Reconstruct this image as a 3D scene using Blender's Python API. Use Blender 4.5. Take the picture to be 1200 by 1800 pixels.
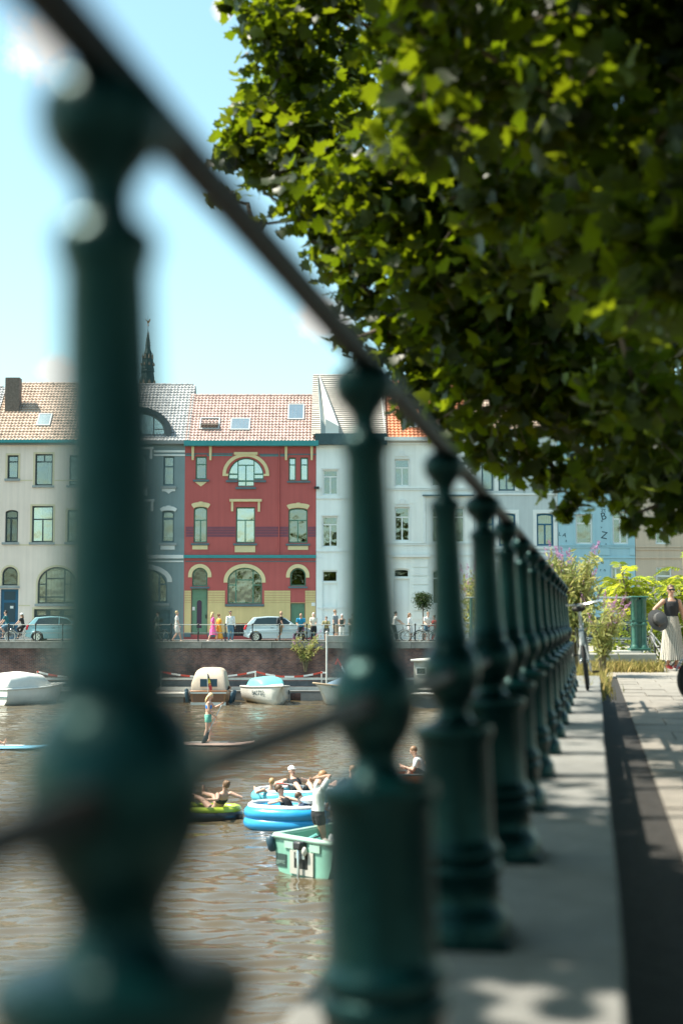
import bpy, bmesh, math, random
import numpy as np
from math import sin, cos, tan, pi, radians, sqrt, atan2
from mathutils import Vector, Matrix
from mathutils.geometry import tessellate_polygon

random.seed(11)
scene = bpy.context.scene
for o in list(bpy.data.objects):
    bpy.data.objects.remove(o)
COL = scene.collection

# ------------------------------------------------------------------ camera
FPX = 2500.0                       # focal length in photo pixels (50 mm on a 36 mm tall frame)
PITCH = math.atan(192 / FPX)       # horizon lies 192 photo pixels below the middle
CAMZ = 1.0
cd = bpy.data.cameras.new('camera')
cd.sensor_fit = 'VERTICAL'; cd.sensor_height = 36; cd.sensor_width = 24; cd.lens = 50
cd.clip_start = 0.05; cd.clip_end = 4000
cd.dof.use_dof = True; cd.dof.focus_distance = 72; cd.dof.aperture_fstop = 1.45
cam = bpy.data.objects.new('camera', cd); COL.objects.link(cam)
cam.location = (0, 0, CAMZ); cam.rotation_euler = (pi / 2 + PITCH, 0, 0)
scene.camera = cam

# ------------------------------------------------------------------ sun, sky, exposure
SUN_EL = radians(57)
SUN_H = Vector((-1.0, 0.03)).normalized()
SUN = Vector((SUN_H.x * cos(SUN_EL), SUN_H.y * cos(SUN_EL), sin(SUN_EL)))
sl = bpy.data.lights.new('sun', 'SUN'); sl.energy = 5.0; sl.angle = radians(0.53); sl.color = (1, 0.93, 0.80)
so = bpy.data.objects.new('sun', sl); COL.objects.link(so)
so.rotation_euler = SUN.to_track_quat('Z', 'Y').to_euler()

world = bpy.data.worlds.new('World'); scene.world = world; world.use_nodes = True
def build_world():
    nt = world.node_tree; N = nt.nodes; L = nt.links
    for n in list(N): N.remove(n)
    out = N.new('ShaderNodeOutputWorld'); bg = N.new('ShaderNodeBackground')
    bg.inputs['Strength'].default_value = 0.15
    sky = N.new('ShaderNodeTexSky'); sky.sky_type = 'NISHITA'; sky.sun_disc = False
    sky.sun_elevation = SUN_EL; sky.sun_rotation = atan2(SUN.x, SUN.y)
    sky.air_density = 1.0; sky.dust_density = 1.6; sky.ozone_density = 1.0
    tint = N.new('ShaderNodeMix'); tint.data_type = 'RGBA'; tint.blend_type = 'MULTIPLY'
    tint.inputs[0].default_value = 1.0
    L.new(sky.outputs[0], tint.inputs['A']); tint.inputs['B'].default_value = (0.87, 1.045, 0.86, 1)
    tc = N.new('ShaderNodeTexCoord')
    noise = N.new('ShaderNodeTexNoise'); noise.inputs['Scale'].default_value = 38; noise.inputs['Detail'].default_value = 8
    noise.inputs['Roughness'].default_value = 0.62
    L.new(tc.outputs['Generated'], noise.inputs['Vector'])
    def direction(u, v):
        dx, dy = (u - 600) / FPX, (900 - v) / FPX
        d = Vector((dx, cos(PITCH) - dy * sin(PITCH), sin(PITCH) + dy * cos(PITCH))); return d.normalized()
    puffs = [(direction(78, 72), .034), (direction(52, 100), .024), (direction(560, 556), .024), (direction(100, 662), .020),
             (direction(595, 560), .020), (direction(390, 18), .010),
             (Vector((-.6, .75, .25)), .06), (Vector((.7, .65, .3)), .07), (Vector((-.8, -.5, .3)), .08), (Vector((.3, -.9, .3)), .07), (Vector((.9, -.2, .35)), .06)]
    total = None
    for d, r in puffs:
        d = d.normalized()
        sub = N.new('ShaderNodeVectorMath'); sub.operation = 'DISTANCE'
        L.new(tc.outputs['Generated'], sub.inputs[0]); sub.inputs[1].default_value = d
        m = N.new('ShaderNodeMath'); m.operation = 'MULTIPLY_ADD'
        L.new(sub.outputs['Value'], m.inputs[0]); m.inputs[1].default_value = -1 / r; m.inputs[2].default_value = 1.0
        c = N.new('ShaderNodeClamp'); L.new(m.outputs[0], c.inputs[0])
        if total is None: total = c.outputs[0]
        else:
            a = N.new('ShaderNodeMath'); a.operation = 'MAXIMUM'; L.new(total, a.inputs[0]); L.new(c.outputs[0], a.inputs[1]); total = a.outputs[0]
    nm = N.new('ShaderNodeMath'); nm.operation = 'MULTIPLY_ADD'
    L.new(noise.outputs['Fac'], nm.inputs[0]); nm.inputs[1].default_value = 2.6; nm.inputs[2].default_value = -1.55
    gate = N.new('ShaderNodeMath'); gate.operation = 'MULTIPLY'; gate.inputs[1].default_value = 1.5
    L.new(total, gate.inputs[0])
    add = N.new('ShaderNodeMath'); add.operation = 'ADD'; L.new(gate.outputs[0], add.inputs[0]); L.new(nm.outputs[0], add.inputs[1])
    pos = N.new('ShaderNodeMath'); pos.operation = 'MULTIPLY'; L.new(add.outputs[0], pos.inputs[0])
    lim = N.new('ShaderNodeMath'); lim.operation = 'MULTIPLY'; lim.inputs[1].default_value = 4; lim.use_clamp = True; L.new(total, lim.inputs[0])
    L.new(lim.outputs[0], pos.inputs[1])
    cl = N.new('ShaderNodeClamp'); L.new(pos.outputs[0], cl.inputs[0]); cl.inputs['Max'].default_value = 0.85
    mix = N.new('ShaderNodeMix'); mix.data_type = 'RGBA'
    L.new(cl.outputs[0], mix.inputs[0]); L.new(tint.outputs['Result'], mix.inputs['A']); mix.inputs['B'].default_value = (3.5, 3.3, 3.0, 1)
    L.new(mix.outputs['Result'], bg.inputs['Color']); L.new(bg.outputs[0], out.inputs['Surface'])
build_world()
vs = scene.view_settings
vs.view_transform = 'Standard'; vs.look = 'None'; vs.gamma = 1; vs.use_curve_mapping = False
vs.exposure = 1.16
cy = scene.cycles
cy.max_bounces = 8; cy.transparent_max_bounces = 12; cy.caustics_reflective = False; cy.caustics_refractive = False
cy.use_denoising = True; cy.sample_clamp_indirect = 6

# ------------------------------------------------------------------ layout helpers
def at(u, v, Y):
    """world point on the plane y = Y seen at photo pixel (u, v); used to read real positions off the photo"""
    dx, dy = (u - 600) / FPX, (900 - v) / FPX
    k = Y / (cos(PITCH) - dy * sin(PITCH))
    return Vector((dx * k, Y, CAMZ + k * (sin(PITCH) + dy * cos(PITCH))))
def on_level(u, v, z):
    dx, dy = (u - 600) / FPX, (900 - v) / FPX
    k = (z - CAMZ) / (sin(PITCH) + dy * cos(PITCH))
    return Vector((dx * k, k * (cos(PITCH) - dy * sin(PITCH)), z))
PATH_Z, LEDGE_Z, WATER_Z, QUAY_Z = 0.0, 0.20, -3.4, -0.2
RD = Vector((0.178, 1, 0)).normalized(); RN = Vector((RD.y, -RD.x, 0))
def rail_pt(s, o, z): return RD * s + RN * o + Vector((0, 0, z))

# ------------------------------------------------------------------ materials
MATS = {}
def mat(name, col, rough=0.6, metal=0.0, vary=0.0, vscale=3.0, bump=0.0, bscale=20.0, spec=0.5, coat=0.0, objvary=0.0):
    if name in MATS: return MATS[name]
    m = bpy.data.materials.new(name); m.use_nodes = True; nt = m.node_tree; N = nt.nodes; L = nt.links
    b = N['Principled BSDF']; b.inputs['Roughness'].default_value = rough; b.inputs['Metallic'].default_value = metal
    b.inputs['Specular IOR Level'].default_value = spec; b.inputs['Coat Weight'].default_value = coat
    b.inputs['Base Color'].default_value = (*col, 1)
    if vary or bump:
        tc = N.new('ShaderNodeTexCoord')
    if vary:
        n = N.new('ShaderNodeTexNoise'); n.inputs['Scale'].default_value = vscale; n.inputs['Detail'].default_value = 6; n.inputs['Roughness'].default_value = .65
        L.new(tc.outputs['Object'], n.inputs['Vector'])
        r = N.new('ShaderNodeValToRGB'); L.new(n.outputs['Fac'], r.inputs[0])
        r.color_ramp.elements[0].position = .3; r.color_ramp.elements[1].position = .72
        r.color_ramp.elements[0].color = (*[c * (1 - vary) for c in col], 1); r.color_ramp.elements[1].color = (*[min(1, c * (1 + vary)) for c in col], 1)
        src = r.outputs[0]
        if objvary:
            oi = N.new('ShaderNodeObjectInfo'); h = N.new('ShaderNodeHueSaturation')
            mr = N.new('ShaderNodeMapRange'); mr.inputs['To Min'].default_value = 1 - objvary; mr.inputs['To Max'].default_value = 1 + objvary
            L.new(oi.outputs['Random'], mr.inputs[0]); L.new(mr.outputs[0], h.inputs['Value']); L.new(src, h.inputs['Color']); src = h.outputs[0]
        L.new(src, b.inputs['Base Color'])
    if bump:
        n2 = N.new('ShaderNodeTexNoise'); n2.inputs['Scale'].default_value = bscale; n2.inputs['Detail'].default_value = 5
        L.new(tc.outputs['Object'], n2.inputs['Vector'])
        bp = N.new('ShaderNodeBump'); bp.inputs['Strength'].default_value = bump; bp.inputs['Distance'].default_value = 0.02
        L.new(n2.outputs['Fac'], bp.inputs['Height']); L.new(bp.outputs[0], b.inputs['Normal'])
    MATS[name] = m; return m

def wall_mat(name, col, vary=.10):
    """painted render: big soft weathering, faint vertical streaks, fine relief"""
    if name in MATS: return MATS[name]
    m = bpy.data.materials.new(name); m.use_nodes = True; nt = m.node_tree; N = nt.nodes; L = nt.links
    b = N['Principled BSDF']; b.inputs['Roughness'].default_value = .85
    tc = N.new('ShaderNodeTexCoord')
    n = N.new('ShaderNodeTexNoise'); n.inputs['Scale'].default_value = .7; n.inputs['Detail'].default_value = 7
    mp = N.new('ShaderNodeMapping'); mp.inputs['Scale'].default_value = (5, 5, .25); n2 = N.new('ShaderNodeTexNoise'); n2.inputs['Scale'].default_value = 1; n2.inputs['Detail'].default_value = 4
    L.new(tc.outputs['Object'], n.inputs['Vector']); L.new(tc.outputs['Object'], mp.inputs[0]); L.new(mp.outputs[0], n2.inputs['Vector'])
    a = N.new('ShaderNodeMath'); a.operation = 'ADD'; L.new(n.outputs['Fac'], a.inputs[0]); L.new(n2.outputs['Fac'], a.inputs[1])
    mr = N.new('ShaderNodeMapRange'); mr.inputs['From Min'].default_value = .7; mr.inputs['From Max'].default_value = 1.3
    mr.inputs['To Min'].default_value = 1 - vary; mr.inputs['To Max'].default_value = 1 + vary * .6
    L.new(a.outputs[0], mr.inputs[0])
    h = N.new('ShaderNodeHueSaturation'); h.inputs['Color'].default_value = (*col, 1); L.new(mr.outputs[0], h.inputs['Value'])
    L.new(h.outputs[0], b.inputs['Base Color'])
    n3 = N.new('ShaderNodeTexNoise'); n3.inputs['Scale'].default_value = 30; L.new(tc.outputs['Object'], n3.inputs['Vector'])
    bp = N.new('ShaderNodeBump'); bp.inputs['Strength'].default_value = .25; bp.inputs['Distance'].default_value = .02
    L.new(n3.outputs['Fac'], bp.inputs['Height']); L.new(bp.outputs[0], b.inputs['Normal'])
    MATS[name] = m; return m

def glass_mat(name='window_glass', refl=.35, tint=(.66, .67, .67)):
    if name in MATS: return MATS[name]
    m = bpy.data.materials.new(name); m.use_nodes = True; nt = m.node_tree; N = nt.nodes; L = nt.links
    for n in list(N): N.remove(n)
    out = N.new('ShaderNodeOutputMaterial'); mix = N.new('ShaderNodeMixShader'); tr = N.new('ShaderNodeBsdfTransparent'); gl = N.new('ShaderNodeBsdfGlossy')
    tr.inputs[0].default_value = (*tint, 1); gl.inputs['Roughness'].default_value = .02; gl.inputs[0].default_value = (.9, .95, .95, 1)
    tc = N.new('ShaderNodeTexCoord'); nz = N.new('ShaderNodeTexNoise'); nz.inputs['Scale'].default_value = 1.1; L.new(tc.outputs['Object'], nz.inputs['Vector'])
    bp = N.new('ShaderNodeBump'); bp.inputs['Strength'].default_value = .35; bp.inputs['Distance'].default_value = .05
    L.new(nz.outputs['Fac'], bp.inputs['Height']); L.new(bp.outputs[0], gl.inputs['Normal'])
    mix.inputs[0].default_value = refl; L.new(tr.outputs[0], mix.inputs[1]); L.new(gl.outputs[0], mix.inputs[2]); L.new(mix.outputs[0], out.inputs[0])
    MATS[name] = m; return m

def brick_mat():
    m = bpy.data.materials.new('quay_brick'); m.use_nodes = True; nt = m.node_tree; N = nt.nodes; L = nt.links
    b = N['Principled BSDF']; b.inputs['Roughness'].default_value = .9
    tc = N.new('ShaderNodeTexCoord'); mp = N.new('ShaderNodeMapping'); mp.inputs['Rotation'].default_value = (pi / 2, 0, 0)
    L.new(tc.outputs['Object'], mp.inputs[0])
    br = N.new('ShaderNodeTexBrick'); br.inputs['Scale'].default_value = 1.0
    br.inputs['Brick Width'].default_value = .23; br.inputs['Row Height'].default_value = .075; br.inputs['Mortar Size'].default_value = .010
    br.inputs['Color1'].default_value = (.31, .135, .105, 1); br.inputs['Color2'].default_value = (.15, .075, .08, 1); br.inputs['Mortar'].default_value = (.27, .23, .20, 1)
    L.new(mp.outputs[0], br.inputs['Vector'])
    n = N.new('ShaderNodeTexNoise'); n.inputs['Scale'].default_value = .55; n.inputs['Detail'].default_value = 8; n.inputs['Roughness'].default_value = .7
    L.new(tc.outputs['Object'], n.inputs['Vector'])
    r = N.new('ShaderNodeValToRGB'); r.color_ramp.elements[0].position = .38; r.color_ramp.elements[1].position = .62
    r.color_ramp.elements[0].color = (.35, .36, .36, 1); r.color_ramp.elements[1].color = (1.15, 1.1, 1.05, 1)
    L.new(n.outputs['Fac'], r.inputs[0])
    mx = N.new('ShaderNodeMix'); mx.data_type = 'RGBA'; mx.blend_type = 'MULTIPLY'; mx.inputs[0].default_value = 1
    L.new(br.outputs['Color'], mx.inputs['A']); L.new(r.outputs[0], mx.inputs['B']); L.new(mx.outputs['Result'], b.inputs['Base Color'])
    bp = N.new('ShaderNodeBump'); bp.inputs['Strength'].default_value = .6; bp.inputs['Distance'].default_value = .02; bp.invert = True
    L.new(br.outputs['Fac'], bp.inputs['Height']); L.new(bp.outputs[0], b.inputs['Normal'])
    return m

def water_mat():
    m = bpy.data.materials.new('canal_water'); m.use_nodes = True; nt = m.node_tree; N = nt.nodes; L = nt.links
    b = N['Principled BSDF']; b.inputs['Base Color'].default_value = (.086, .067, .040, 1); b.inputs['Roughness'].default_value = .04
    b.inputs['IOR'].default_value = 1.38; b.inputs['Specular IOR Level'].default_value = .5
    tc = N.new('ShaderNodeTexCoord')
    def layer(sx, sy, sc, det, dist):
        mp = N.new('ShaderNodeMapping'); mp.inputs['Scale'].default_value = (sx, sy, 1); L.new(tc.outputs['Object'], mp.inputs[0])
        n = N.new('ShaderNodeTexNoise'); n.inputs['Scale'].default_value = sc; n.inputs['Detail'].default_value = det; n.inputs['Distortion'].default_value = dist
        L.new(mp.outputs[0], n.inputs['Vector']); return n.outputs['Fac']
    a = layer(.8, 1.6, 6.0, 2, .3); c = layer(.8, 1.5, 14, 2, .2)
    ma = N.new('ShaderNodeMath'); ma.operation = 'MULTIPLY_ADD'; L.new(c, ma.inputs[0]); ma.inputs[1].default_value = .30; L.new(a, ma.inputs[2])
    bp = N.new('ShaderNodeBump'); bp.inputs['Strength'].default_value = 1.0; bp.inputs['Distance'].default_value = .003
    L.new(ma.outputs[0], bp.inputs['Height']); L.new(bp.outputs[0], b.inputs['Normal'])
    return m

def leaf_mat(name, col, trans, tw=.45, rough=.4):
    m = bpy.data.materials.new(name); m.use_nodes = True; nt = m.node_tree; N = nt.nodes; L = nt.links
    b = N['Principled BSDF']; b.inputs['Roughness'].default_value = rough; b.inputs['Specular IOR Level'].default_value = .22
    out = N['Material Output']; t = N.new('ShaderNodeBsdfTranslucent'); mx = N.new('ShaderNodeMixShader'); mx.inputs[0].default_value = tw
    at_ = N.new('ShaderNodeAttribute'); at_.attribute_name = 'tint'
    h1 = N.new('ShaderNodeMix'); h1.data_type = 'RGBA'; h1.blend_type = 'MULTIPLY'; h1.inputs[0].default_value = 1; h1.inputs['A'].default_value = (*col, 1); L.new(at_.outputs['Color'], h1.inputs['B'])
    h2 = N.new('ShaderNodeMix'); h2.data_type = 'RGBA'; h2.blend_type = 'MULTIPLY'; h2.inputs[0].default_value = 1; h2.inputs['A'].default_value = (*trans, 1); L.new(at_.outputs['Color'], h2.inputs['B'])
    L.new(h1.outputs['Result'], b.inputs['Base Color']); L.new(h2.outputs['Result'], t.inputs[0])
    L.new(b.outputs[0], mx.inputs[1]); L.new(t.outputs[0], mx.inputs[2]); L.new(mx.outputs[0], out.inputs[0])
    return m

# ------------------------------------------------------------------ mesh builder
class MB:
    def __init__(s): s.v = []; s.f = []
    def add(s, vs, fs):
        k = len(s.v); s.v += [tuple(p) for p in vs]; s.f += [tuple(i + k for i in f) for f in fs]; return s
    def box(s, x0, x1, y0, y1, z0, z1):
        return s.add([(x0, y0, z0), (x1, y0, z0), (x1, y1, z0), (x0, y1, z0), (x0, y0, z1), (x1, y0, z1), (x1, y1, z1), (x0, y1, z1)],
                     [(0, 3, 2, 1), (4, 5, 6, 7), (0, 1, 5, 4), (1, 2, 6, 5), (2, 3, 7, 6), (3, 0, 4, 7)])
    def loft(s, rings, cap=True):
        n = len(rings[0]); vs = [p for r in rings for p in r]; fs = []
        for i in range(len(rings) - 1):
            for j in range(n):
                a = i * n + j; b = i * n + (j + 1) % n
                fs.append((a, b, b + n, a + n))
        if cap:
            fs.append(tuple(range(n - 1, -1, -1))); k = (len(rings) - 1) * n; fs.append(tuple(range(k, k + n)))
        return s.add(vs, fs)
    def tube(s, pts, rad, n=8, side=None, flat=1.0, cap=True):
        """tapered tube along points; flat squashes it across 'side'; rounded ends"""
        pts = [Vector(p) for p in pts]
        if not hasattr(rad, '__len__'): rad = [rad] * len(pts)
        rings = []; prev = Vector(side) if side is not None else None
        m = len(pts)
        for i, p in enumerate(pts):
            d = (pts[min(i + 1, m - 1)] - pts[max(i - 1, 0)]).normalized()
            if prev is None: prev = d.orthogonal()
            sd = (prev - d * prev.dot(d))
            if sd.length < 1e-5: sd = d.orthogonal()
            sd.normalize(); prev = sd; up = d.cross(sd)
            r = rad[i]; rx, ry = (r, r * flat) if not hasattr(r, '__len__') else r
            ring = lambda q, k: [q + sd * (cos(2 * pi * j / n) * rx * k) + up * (sin(2 * pi * j / n) * ry * k) for j in range(n)]
            if i == 0 and cap: rings.append(ring(p - d * (min(rx, ry) * .55), .55))
            rings.append(ring(p, 1))
            if i == m - 1 and cap: rings.append(ring(p + d * (min(rx, ry) * .55), .55))
        return s.loft(rings)
    def bar(s, a, b, r, n=6): return s.tube([a, b], r, n, cap=False)
    def lathe(s, prof, c=(0, 0, 0), n=24, cap=True):
        c = Vector(c)
        return s.loft([[c + Vector((r * cos(2 * pi * j / n), r * sin(2 * pi * j / n), z)) for j in range(n)] for r, z in prof], cap)
    def ellipsoid(s, c, r, n=12, m=8, M=None):
        c = Vector(c); rings = []
        for i in range(m + 1):
            a = -pi / 2 + pi * i / m; k = max(cos(a), .04)
            ring = [Vector((r[0] * k * cos(2 * pi * j / n), r[1] * k * sin(2 * pi * j / n), r[2] * sin(a))) for j in range(n)]
            rings.append([c + ((M @ p) if M is not None else p) for p in ring])
        return s.loft(rings)
    def plate(s, outer, holes, y0, y1):
        """polygon in (x, z) with holes, thick from y0 (front) to y1"""
        loops = [[Vector((p[0], 0, p[1])) for p in lp] for lp in [outer] + list(holes)]
        flat = [p for lp in loops for p in lp]
        tris = tessellate_polygon(loops)
        n = len(flat); vs = [(p.x, y0, p.z) for p in flat] + [(p.x, y1, p.z) for p in flat]; fs = []
        for a, b, c in tris:
            A, B, C = flat[a], flat[b], flat[c]
            ccw = (B.x - A.x) * (C.z - A.z) - (B.z - A.z) * (C.x - A.x)
            if ccw < 0: b, c = c, b
            fs.append((a, b, c)); fs.append((a + n, c + n, b + n))
        k = 0
        for li, lp in enumerate(loops):
            m = len(lp); area = sum(lp[i].x * lp[(i + 1) % m].z - lp[(i + 1) % m].x * lp[i].z for i in range(m))
            for i in range(m):
                a, b = k + i, k + (i + 1) % m
                q = (a, a + n, b + n, b) if (area > 0) == (li == 0) else (a, b, b + n, a + n)
                fs.append(q)
            k += m
        return s.add(vs, fs)
    def xform(s, M, k=0):
        s.v[k:] = [tuple(M @ Vector(p)) for p in s.v[k:]]; return s
    def mesh(s, name, m=None, smooth=True, angle=42):
        me = bpy.data.meshes.new(name); me.from_pydata(s.v, [], s.f)
        if smooth:
            me.polygons.foreach_set('use_smooth', [True] * len(me.polygons)); me.set_sharp_from_angle(angle=radians(angle))
        if m is not None: me.materials.append(m)
        return me
    def build(s, name, m, parent=None, loc=None, rot=None, smooth=True, angle=42):
        o = bpy.data.objects.new(name, s.mesh(name, m, smooth, angle)); COL.objects.link(o)
        if parent is not None: o.parent = parent
        if loc is not None: o.location = loc
        if rot is not None: o.rotation_euler = rot
        return o
def tag(o, label=None, cat=None, group=None, kind=None):
    if label: o['label'] = label
    if cat: o['category'] = cat
    if group: o['group'] = group
    if kind: o['kind'] = kind
    return o
def empty(name, loc=(0, 0, 0), rz=0, label=None, cat=None, group=None):
    o = bpy.data.objects.new(name, None); COL.objects.link(o); o.location = loc; o.rotation_euler = (0, 0, rz); o.empty_display_size = .2
    return tag(o, label, cat, group)
def linked(name, me, parent=None, loc=None, rot=None, scale=None):
    o = bpy.data.objects.new(name, me); COL.objects.link(o)
    if parent is not None: o.parent = parent
    if loc is not None: o.location = loc
    if rot is not None: o.rotation_euler = rot
    if scale is not None: o.scale = scale
    return o
def bevel(o, w=.01, seg=2):
    b = o.modifiers.new('bevel', 'BEVEL'); b.width = w; b.segments = seg; b.limit_method = 'ANGLE'; return o
def text_mesh(s, size, m, name, extrude=.002):
    cu = bpy.data.curves.new(name, 'FONT'); cu.body = s; cu.size = size; cu.extrude = extrude; cu.align_x = 'CENTER'; cu.align_y = 'CENTER'
    cu.materials.append(m)
    o = bpy.data.objects.new(name, cu); COL.objects.link(o)
    dg = bpy.context.evaluated_depsgraph_get(); me = bpy.data.meshes.new_from_object(o.evaluated_get(dg))
    COL.objects.unlink(o); bpy.data.objects.remove(o); bpy.data.curves.remove(cu)
    return me

# ================================================================== the setting
def build_water():
    rng = np.random.RandomState(17)
    NW = 18; lam = np.exp(rng.uniform(np.log(.34), np.log(1.1), NW)); k = 2 * pi / lam; th = rng.normal(0, .30, NW); ph = rng.uniform(0, 2 * pi, NW)
    amp = .045 / k; sg = np.where(rng.random(NW) < .8, 1, -1)
    def height(X, Y):
        Z = np.zeros_like(X)
        for i in range(NW):
            gust = 1 + .55 * np.sin(X * .31 * (1 + .1 * (i % 5)) + ph[i]) * np.sin(Y * .43 + ph[-1 - i])
            Z += amp[i] * gust * np.sin(k[i] * (X * np.sin(th[i]) + sg[i] * Y * np.cos(th[i])) + ph[i] + .5 * np.sin(.9 * X + ph[i]))
        return Z
    V = []; F = []; base = 0
    for x0, x1, y0, y1, ddx, ddy in ((-13, 9, 6, 40, .13, .055), (-24, 20, 40, 82.3, .26, .10)):
        xs = np.arange(x0, x1 + ddx, ddx); ys = np.arange(y0, y1 + ddy / 2, ddy); X, Y = np.meshgrid(xs, ys); Z = height(X, Y)
        nx, ny = len(xs), len(ys); V.append(np.stack([X, Y, Z + WATER_Z], axis=2).reshape(-1, 3))
        i = (np.arange(ny - 1)[:, None] * nx + np.arange(nx - 1)[None]).ravel() + base; F.append(np.stack([i, i + 1, i + nx + 1, i + nx], axis=1)); base += nx * ny
    z = WATER_Z - .05; V.append(np.array([(-260, -60, z), (260, -60, z), (260, 82.4, z), (-260, 82.4, z)])); F.append(np.array([(base, base + 1, base + 2, base + 3)]))
    V = np.concatenate(V); F = np.concatenate(F); me = bpy.data.meshes.new('water'); me.vertices.add(len(V)); me.vertices.foreach_set('co', V.astype(np.float32).ravel())
    me.loops.add(len(F) * 4); me.loops.foreach_set('vertex_index', F.astype(np.int32).ravel()); me.polygons.add(len(F)); me.polygons.foreach_set('loop_start', np.arange(0, len(F) * 4, 4, dtype=np.int32)); me.update(calc_edges=True)
    me.polygons.foreach_set('use_smooth', [True] * len(F)); me.materials.append(water_mat()); o = bpy.data.objects.new('water', me); COL.objects.link(o); tag(o, kind='structure')
build_water()
m_pave = mat('path_stone', (.22, .20, .172), .9, vary=.25, vscale=5, bump=.4, bscale=60, objvary=.05)
m_ground = mat('path_ground', (.26, .235, .20), .95, vary=.25, vscale=2, bump=.4, bscale=40)
m_coping = mat('coping_stone', (.18, .18, .17), .85, vary=.22, vscale=7, bump=.35, bscale=50, objvary=.10)
m_concrete = mat('concrete', (.36, .34, .30), .9, vary=.25, vscale=1.5, bump=.3, bscale=30)
m_asphalt = mat('asphalt', (.16, .155, .15), .9, vary=.15, vscale=1.2)
m_qbrick = brick_mat()

# near bank ground: right of the ledge, then opening to the left in front of the cross ledge
def flat(name, pts, z, m): return tag(MB().add([(p[0], p[1], z) for p in pts], [tuple(range(len(pts)))]).build(name, m), kind='structure')
a0 = rail_pt(-40, -.05, 0); a1 = rail_pt(19.6, -.05, 0)
flat('ground', [(a0.x, a0.y), (260, a0.y), (260, 60), (9.5, 60), (6.2, 36), (2.6, 33), (2.55, 30.0), (4.3, 29.8), (3.5, 20.2), (a1.x, a1.y)], -.03, m_ground)
path = MB()
SLAB = .62
slab_me = MB().box(-SLAB / 2 + .006, SLAB / 2 - .006, -.45 + .006, .45 - .006, -.06, 0).mesh('paving_slab', m_pave)
half_me = MB().box(-SLAB / 4 + .006, SLAB / 4 - .006, -.45 + .006, .45 - .006, -.06, 0).mesh('paving_slab', m_pave)
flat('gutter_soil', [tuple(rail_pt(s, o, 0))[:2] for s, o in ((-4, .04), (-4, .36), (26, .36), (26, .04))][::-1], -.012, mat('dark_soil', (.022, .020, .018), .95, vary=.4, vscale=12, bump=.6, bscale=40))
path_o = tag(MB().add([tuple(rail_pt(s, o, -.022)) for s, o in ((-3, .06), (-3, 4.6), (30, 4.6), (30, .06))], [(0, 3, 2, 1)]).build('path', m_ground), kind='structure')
rr = random.Random(3); RZ = atan2(-RD.x, RD.y)
for i in range(30):
    for j in range(6):
        s = 1.2 + i * .9; o = .66 + j * SLAB - (.31 if i % 2 else 0) + (.155 if (i % 2 and j == 0) else 0)
        if o > 4.3: continue
        p = rail_pt(s, o, rr.uniform(-.006, .004)); linked('paving_slab', slab_me if not (i % 2 and j == 0) else half_me, path_o, p, (rr.uniform(-.006, .006), rr.uniform(-.006, .006), RZ))

# near quay wall with its coping ledge
wall = empty('quay_wall', rail_pt(8, -.29, WATER_Z), RZ, 'grey stone ledge wall carrying the dark green cast iron railing', 'wall')
m_near_wall = mat('quay_wall_stone', (.20, .19, .17), .9, vary=.3, vscale=1.5, bump=.5, bscale=12)
MB().box(-.30, .31, -48, 11.6, 0, LEDGE_Z - .14 - WATER_Z).build('wall_body', m_near_wall, wall)
cop_me = MB().box(-.34, .34, -.594, .594, -.14, 0).mesh('coping_stone', m_coping)
for i in range(20):
    o = linked('coping_stone', cop_me, wall, (rr.uniform(-.006, .006), -10.2 + i * 1.2 + .6 - .35, LEDGE_Z - WATER_Z + rr.uniform(-.004, .003)), (0, 0, rr.uniform(-.003, .003)))
    bevel(o, .012, 2)

# cross ledge with the end pillar
cross = empty('end_wall', (4.5, 29.75, 0), 0, 'low concrete end block carrying the fluted green pillar', 'wall')
bevel(MB().box(-1.95, 1.99, -.28, .34, -3.4, .34).build('block', m_concrete, cross), .03)
bevel(MB().box(.6, 1.7, -.2, .3, .33, .39).build('plinth_slab', mat('pale_stone', (.55, .53, .48), .85, vary=.12), cross), .01)

# ------------------------------------------------------------------ near railing
def paint_mat():
    m = mat('railing_paint', (.0002, .0075, .0082), .30, vary=.35, vscale=9, bump=.15, bscale=45, spec=.27)
    m.node_tree.nodes['Principled BSDF'].inputs['Specular Tint'].default_value = (.38, .95, .92, 1)
    return m
m_rail = paint_mat()
m_rail_top = mat('rail_worn_paint', (.009, .0085, .0085), .5, vary=.4, vscale=14, bump=.2, bscale=60, spec=.15)
prof_base = [(.122, -.16), (.122, -.10), (.114, -.085), (.104, -.07), (.100, -.05), (.100, .00), (.106, .01), (.110, .022), (.106, .034), (.098, .042), (.106, .055), (.108, .066), (.102, .078), (.094, .088), (.091, .10), (.089, .33), (.095, .345), (.101, .358), (.097, .374), (.060, .386)]
prof_bulb = [(.055, .384), (.042, .402), (.038, .418), (.046, .434), (.058, .452), (.068, .478), (.073, .505), (.072, .530), (.066, .553), (.056, .570), (.047, .580), (.047, .588)]
prof_shaft = [(.047, .586), (.052, .594), (.049, .604), (.046, .63), (.042, .70), (.039, .80), (.036, .915), (.040, .925), (.043, .938), (.038, .95), (.026, .958)]
prof_ball = [(.026, .956), (.023, .972), (.025, .985), (.034, .998), (.048, 1.016), (.054, 1.036), (.051, 1.056), (.036, 1.070), (.024, 1.078)]
base_me = MB().lathe(prof_base, n=32).mesh('base', m_rail); bulb_me = MB().lathe(prof_bulb, n=32).mesh('bulb', m_rail)
shaft_me = MB().lathe(prof_shaft, n=24).mesh('shaft', m_rail); ball_me = MB().lathe(prof_ball, n=28).mesh('finial_ball', m_rail)
flange_me = MB().box(-.125, .125, -.125, .125, -.164, -.145).mesh('flange', m_rail)
LEAN = radians(-1.9)
POST_O = -.346
rail = empty('iron_railing', rail_pt(8, POST_O, .36), RZ, 'dark green cast iron railing with turned posts along the stone ledge', 'railing')
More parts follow.
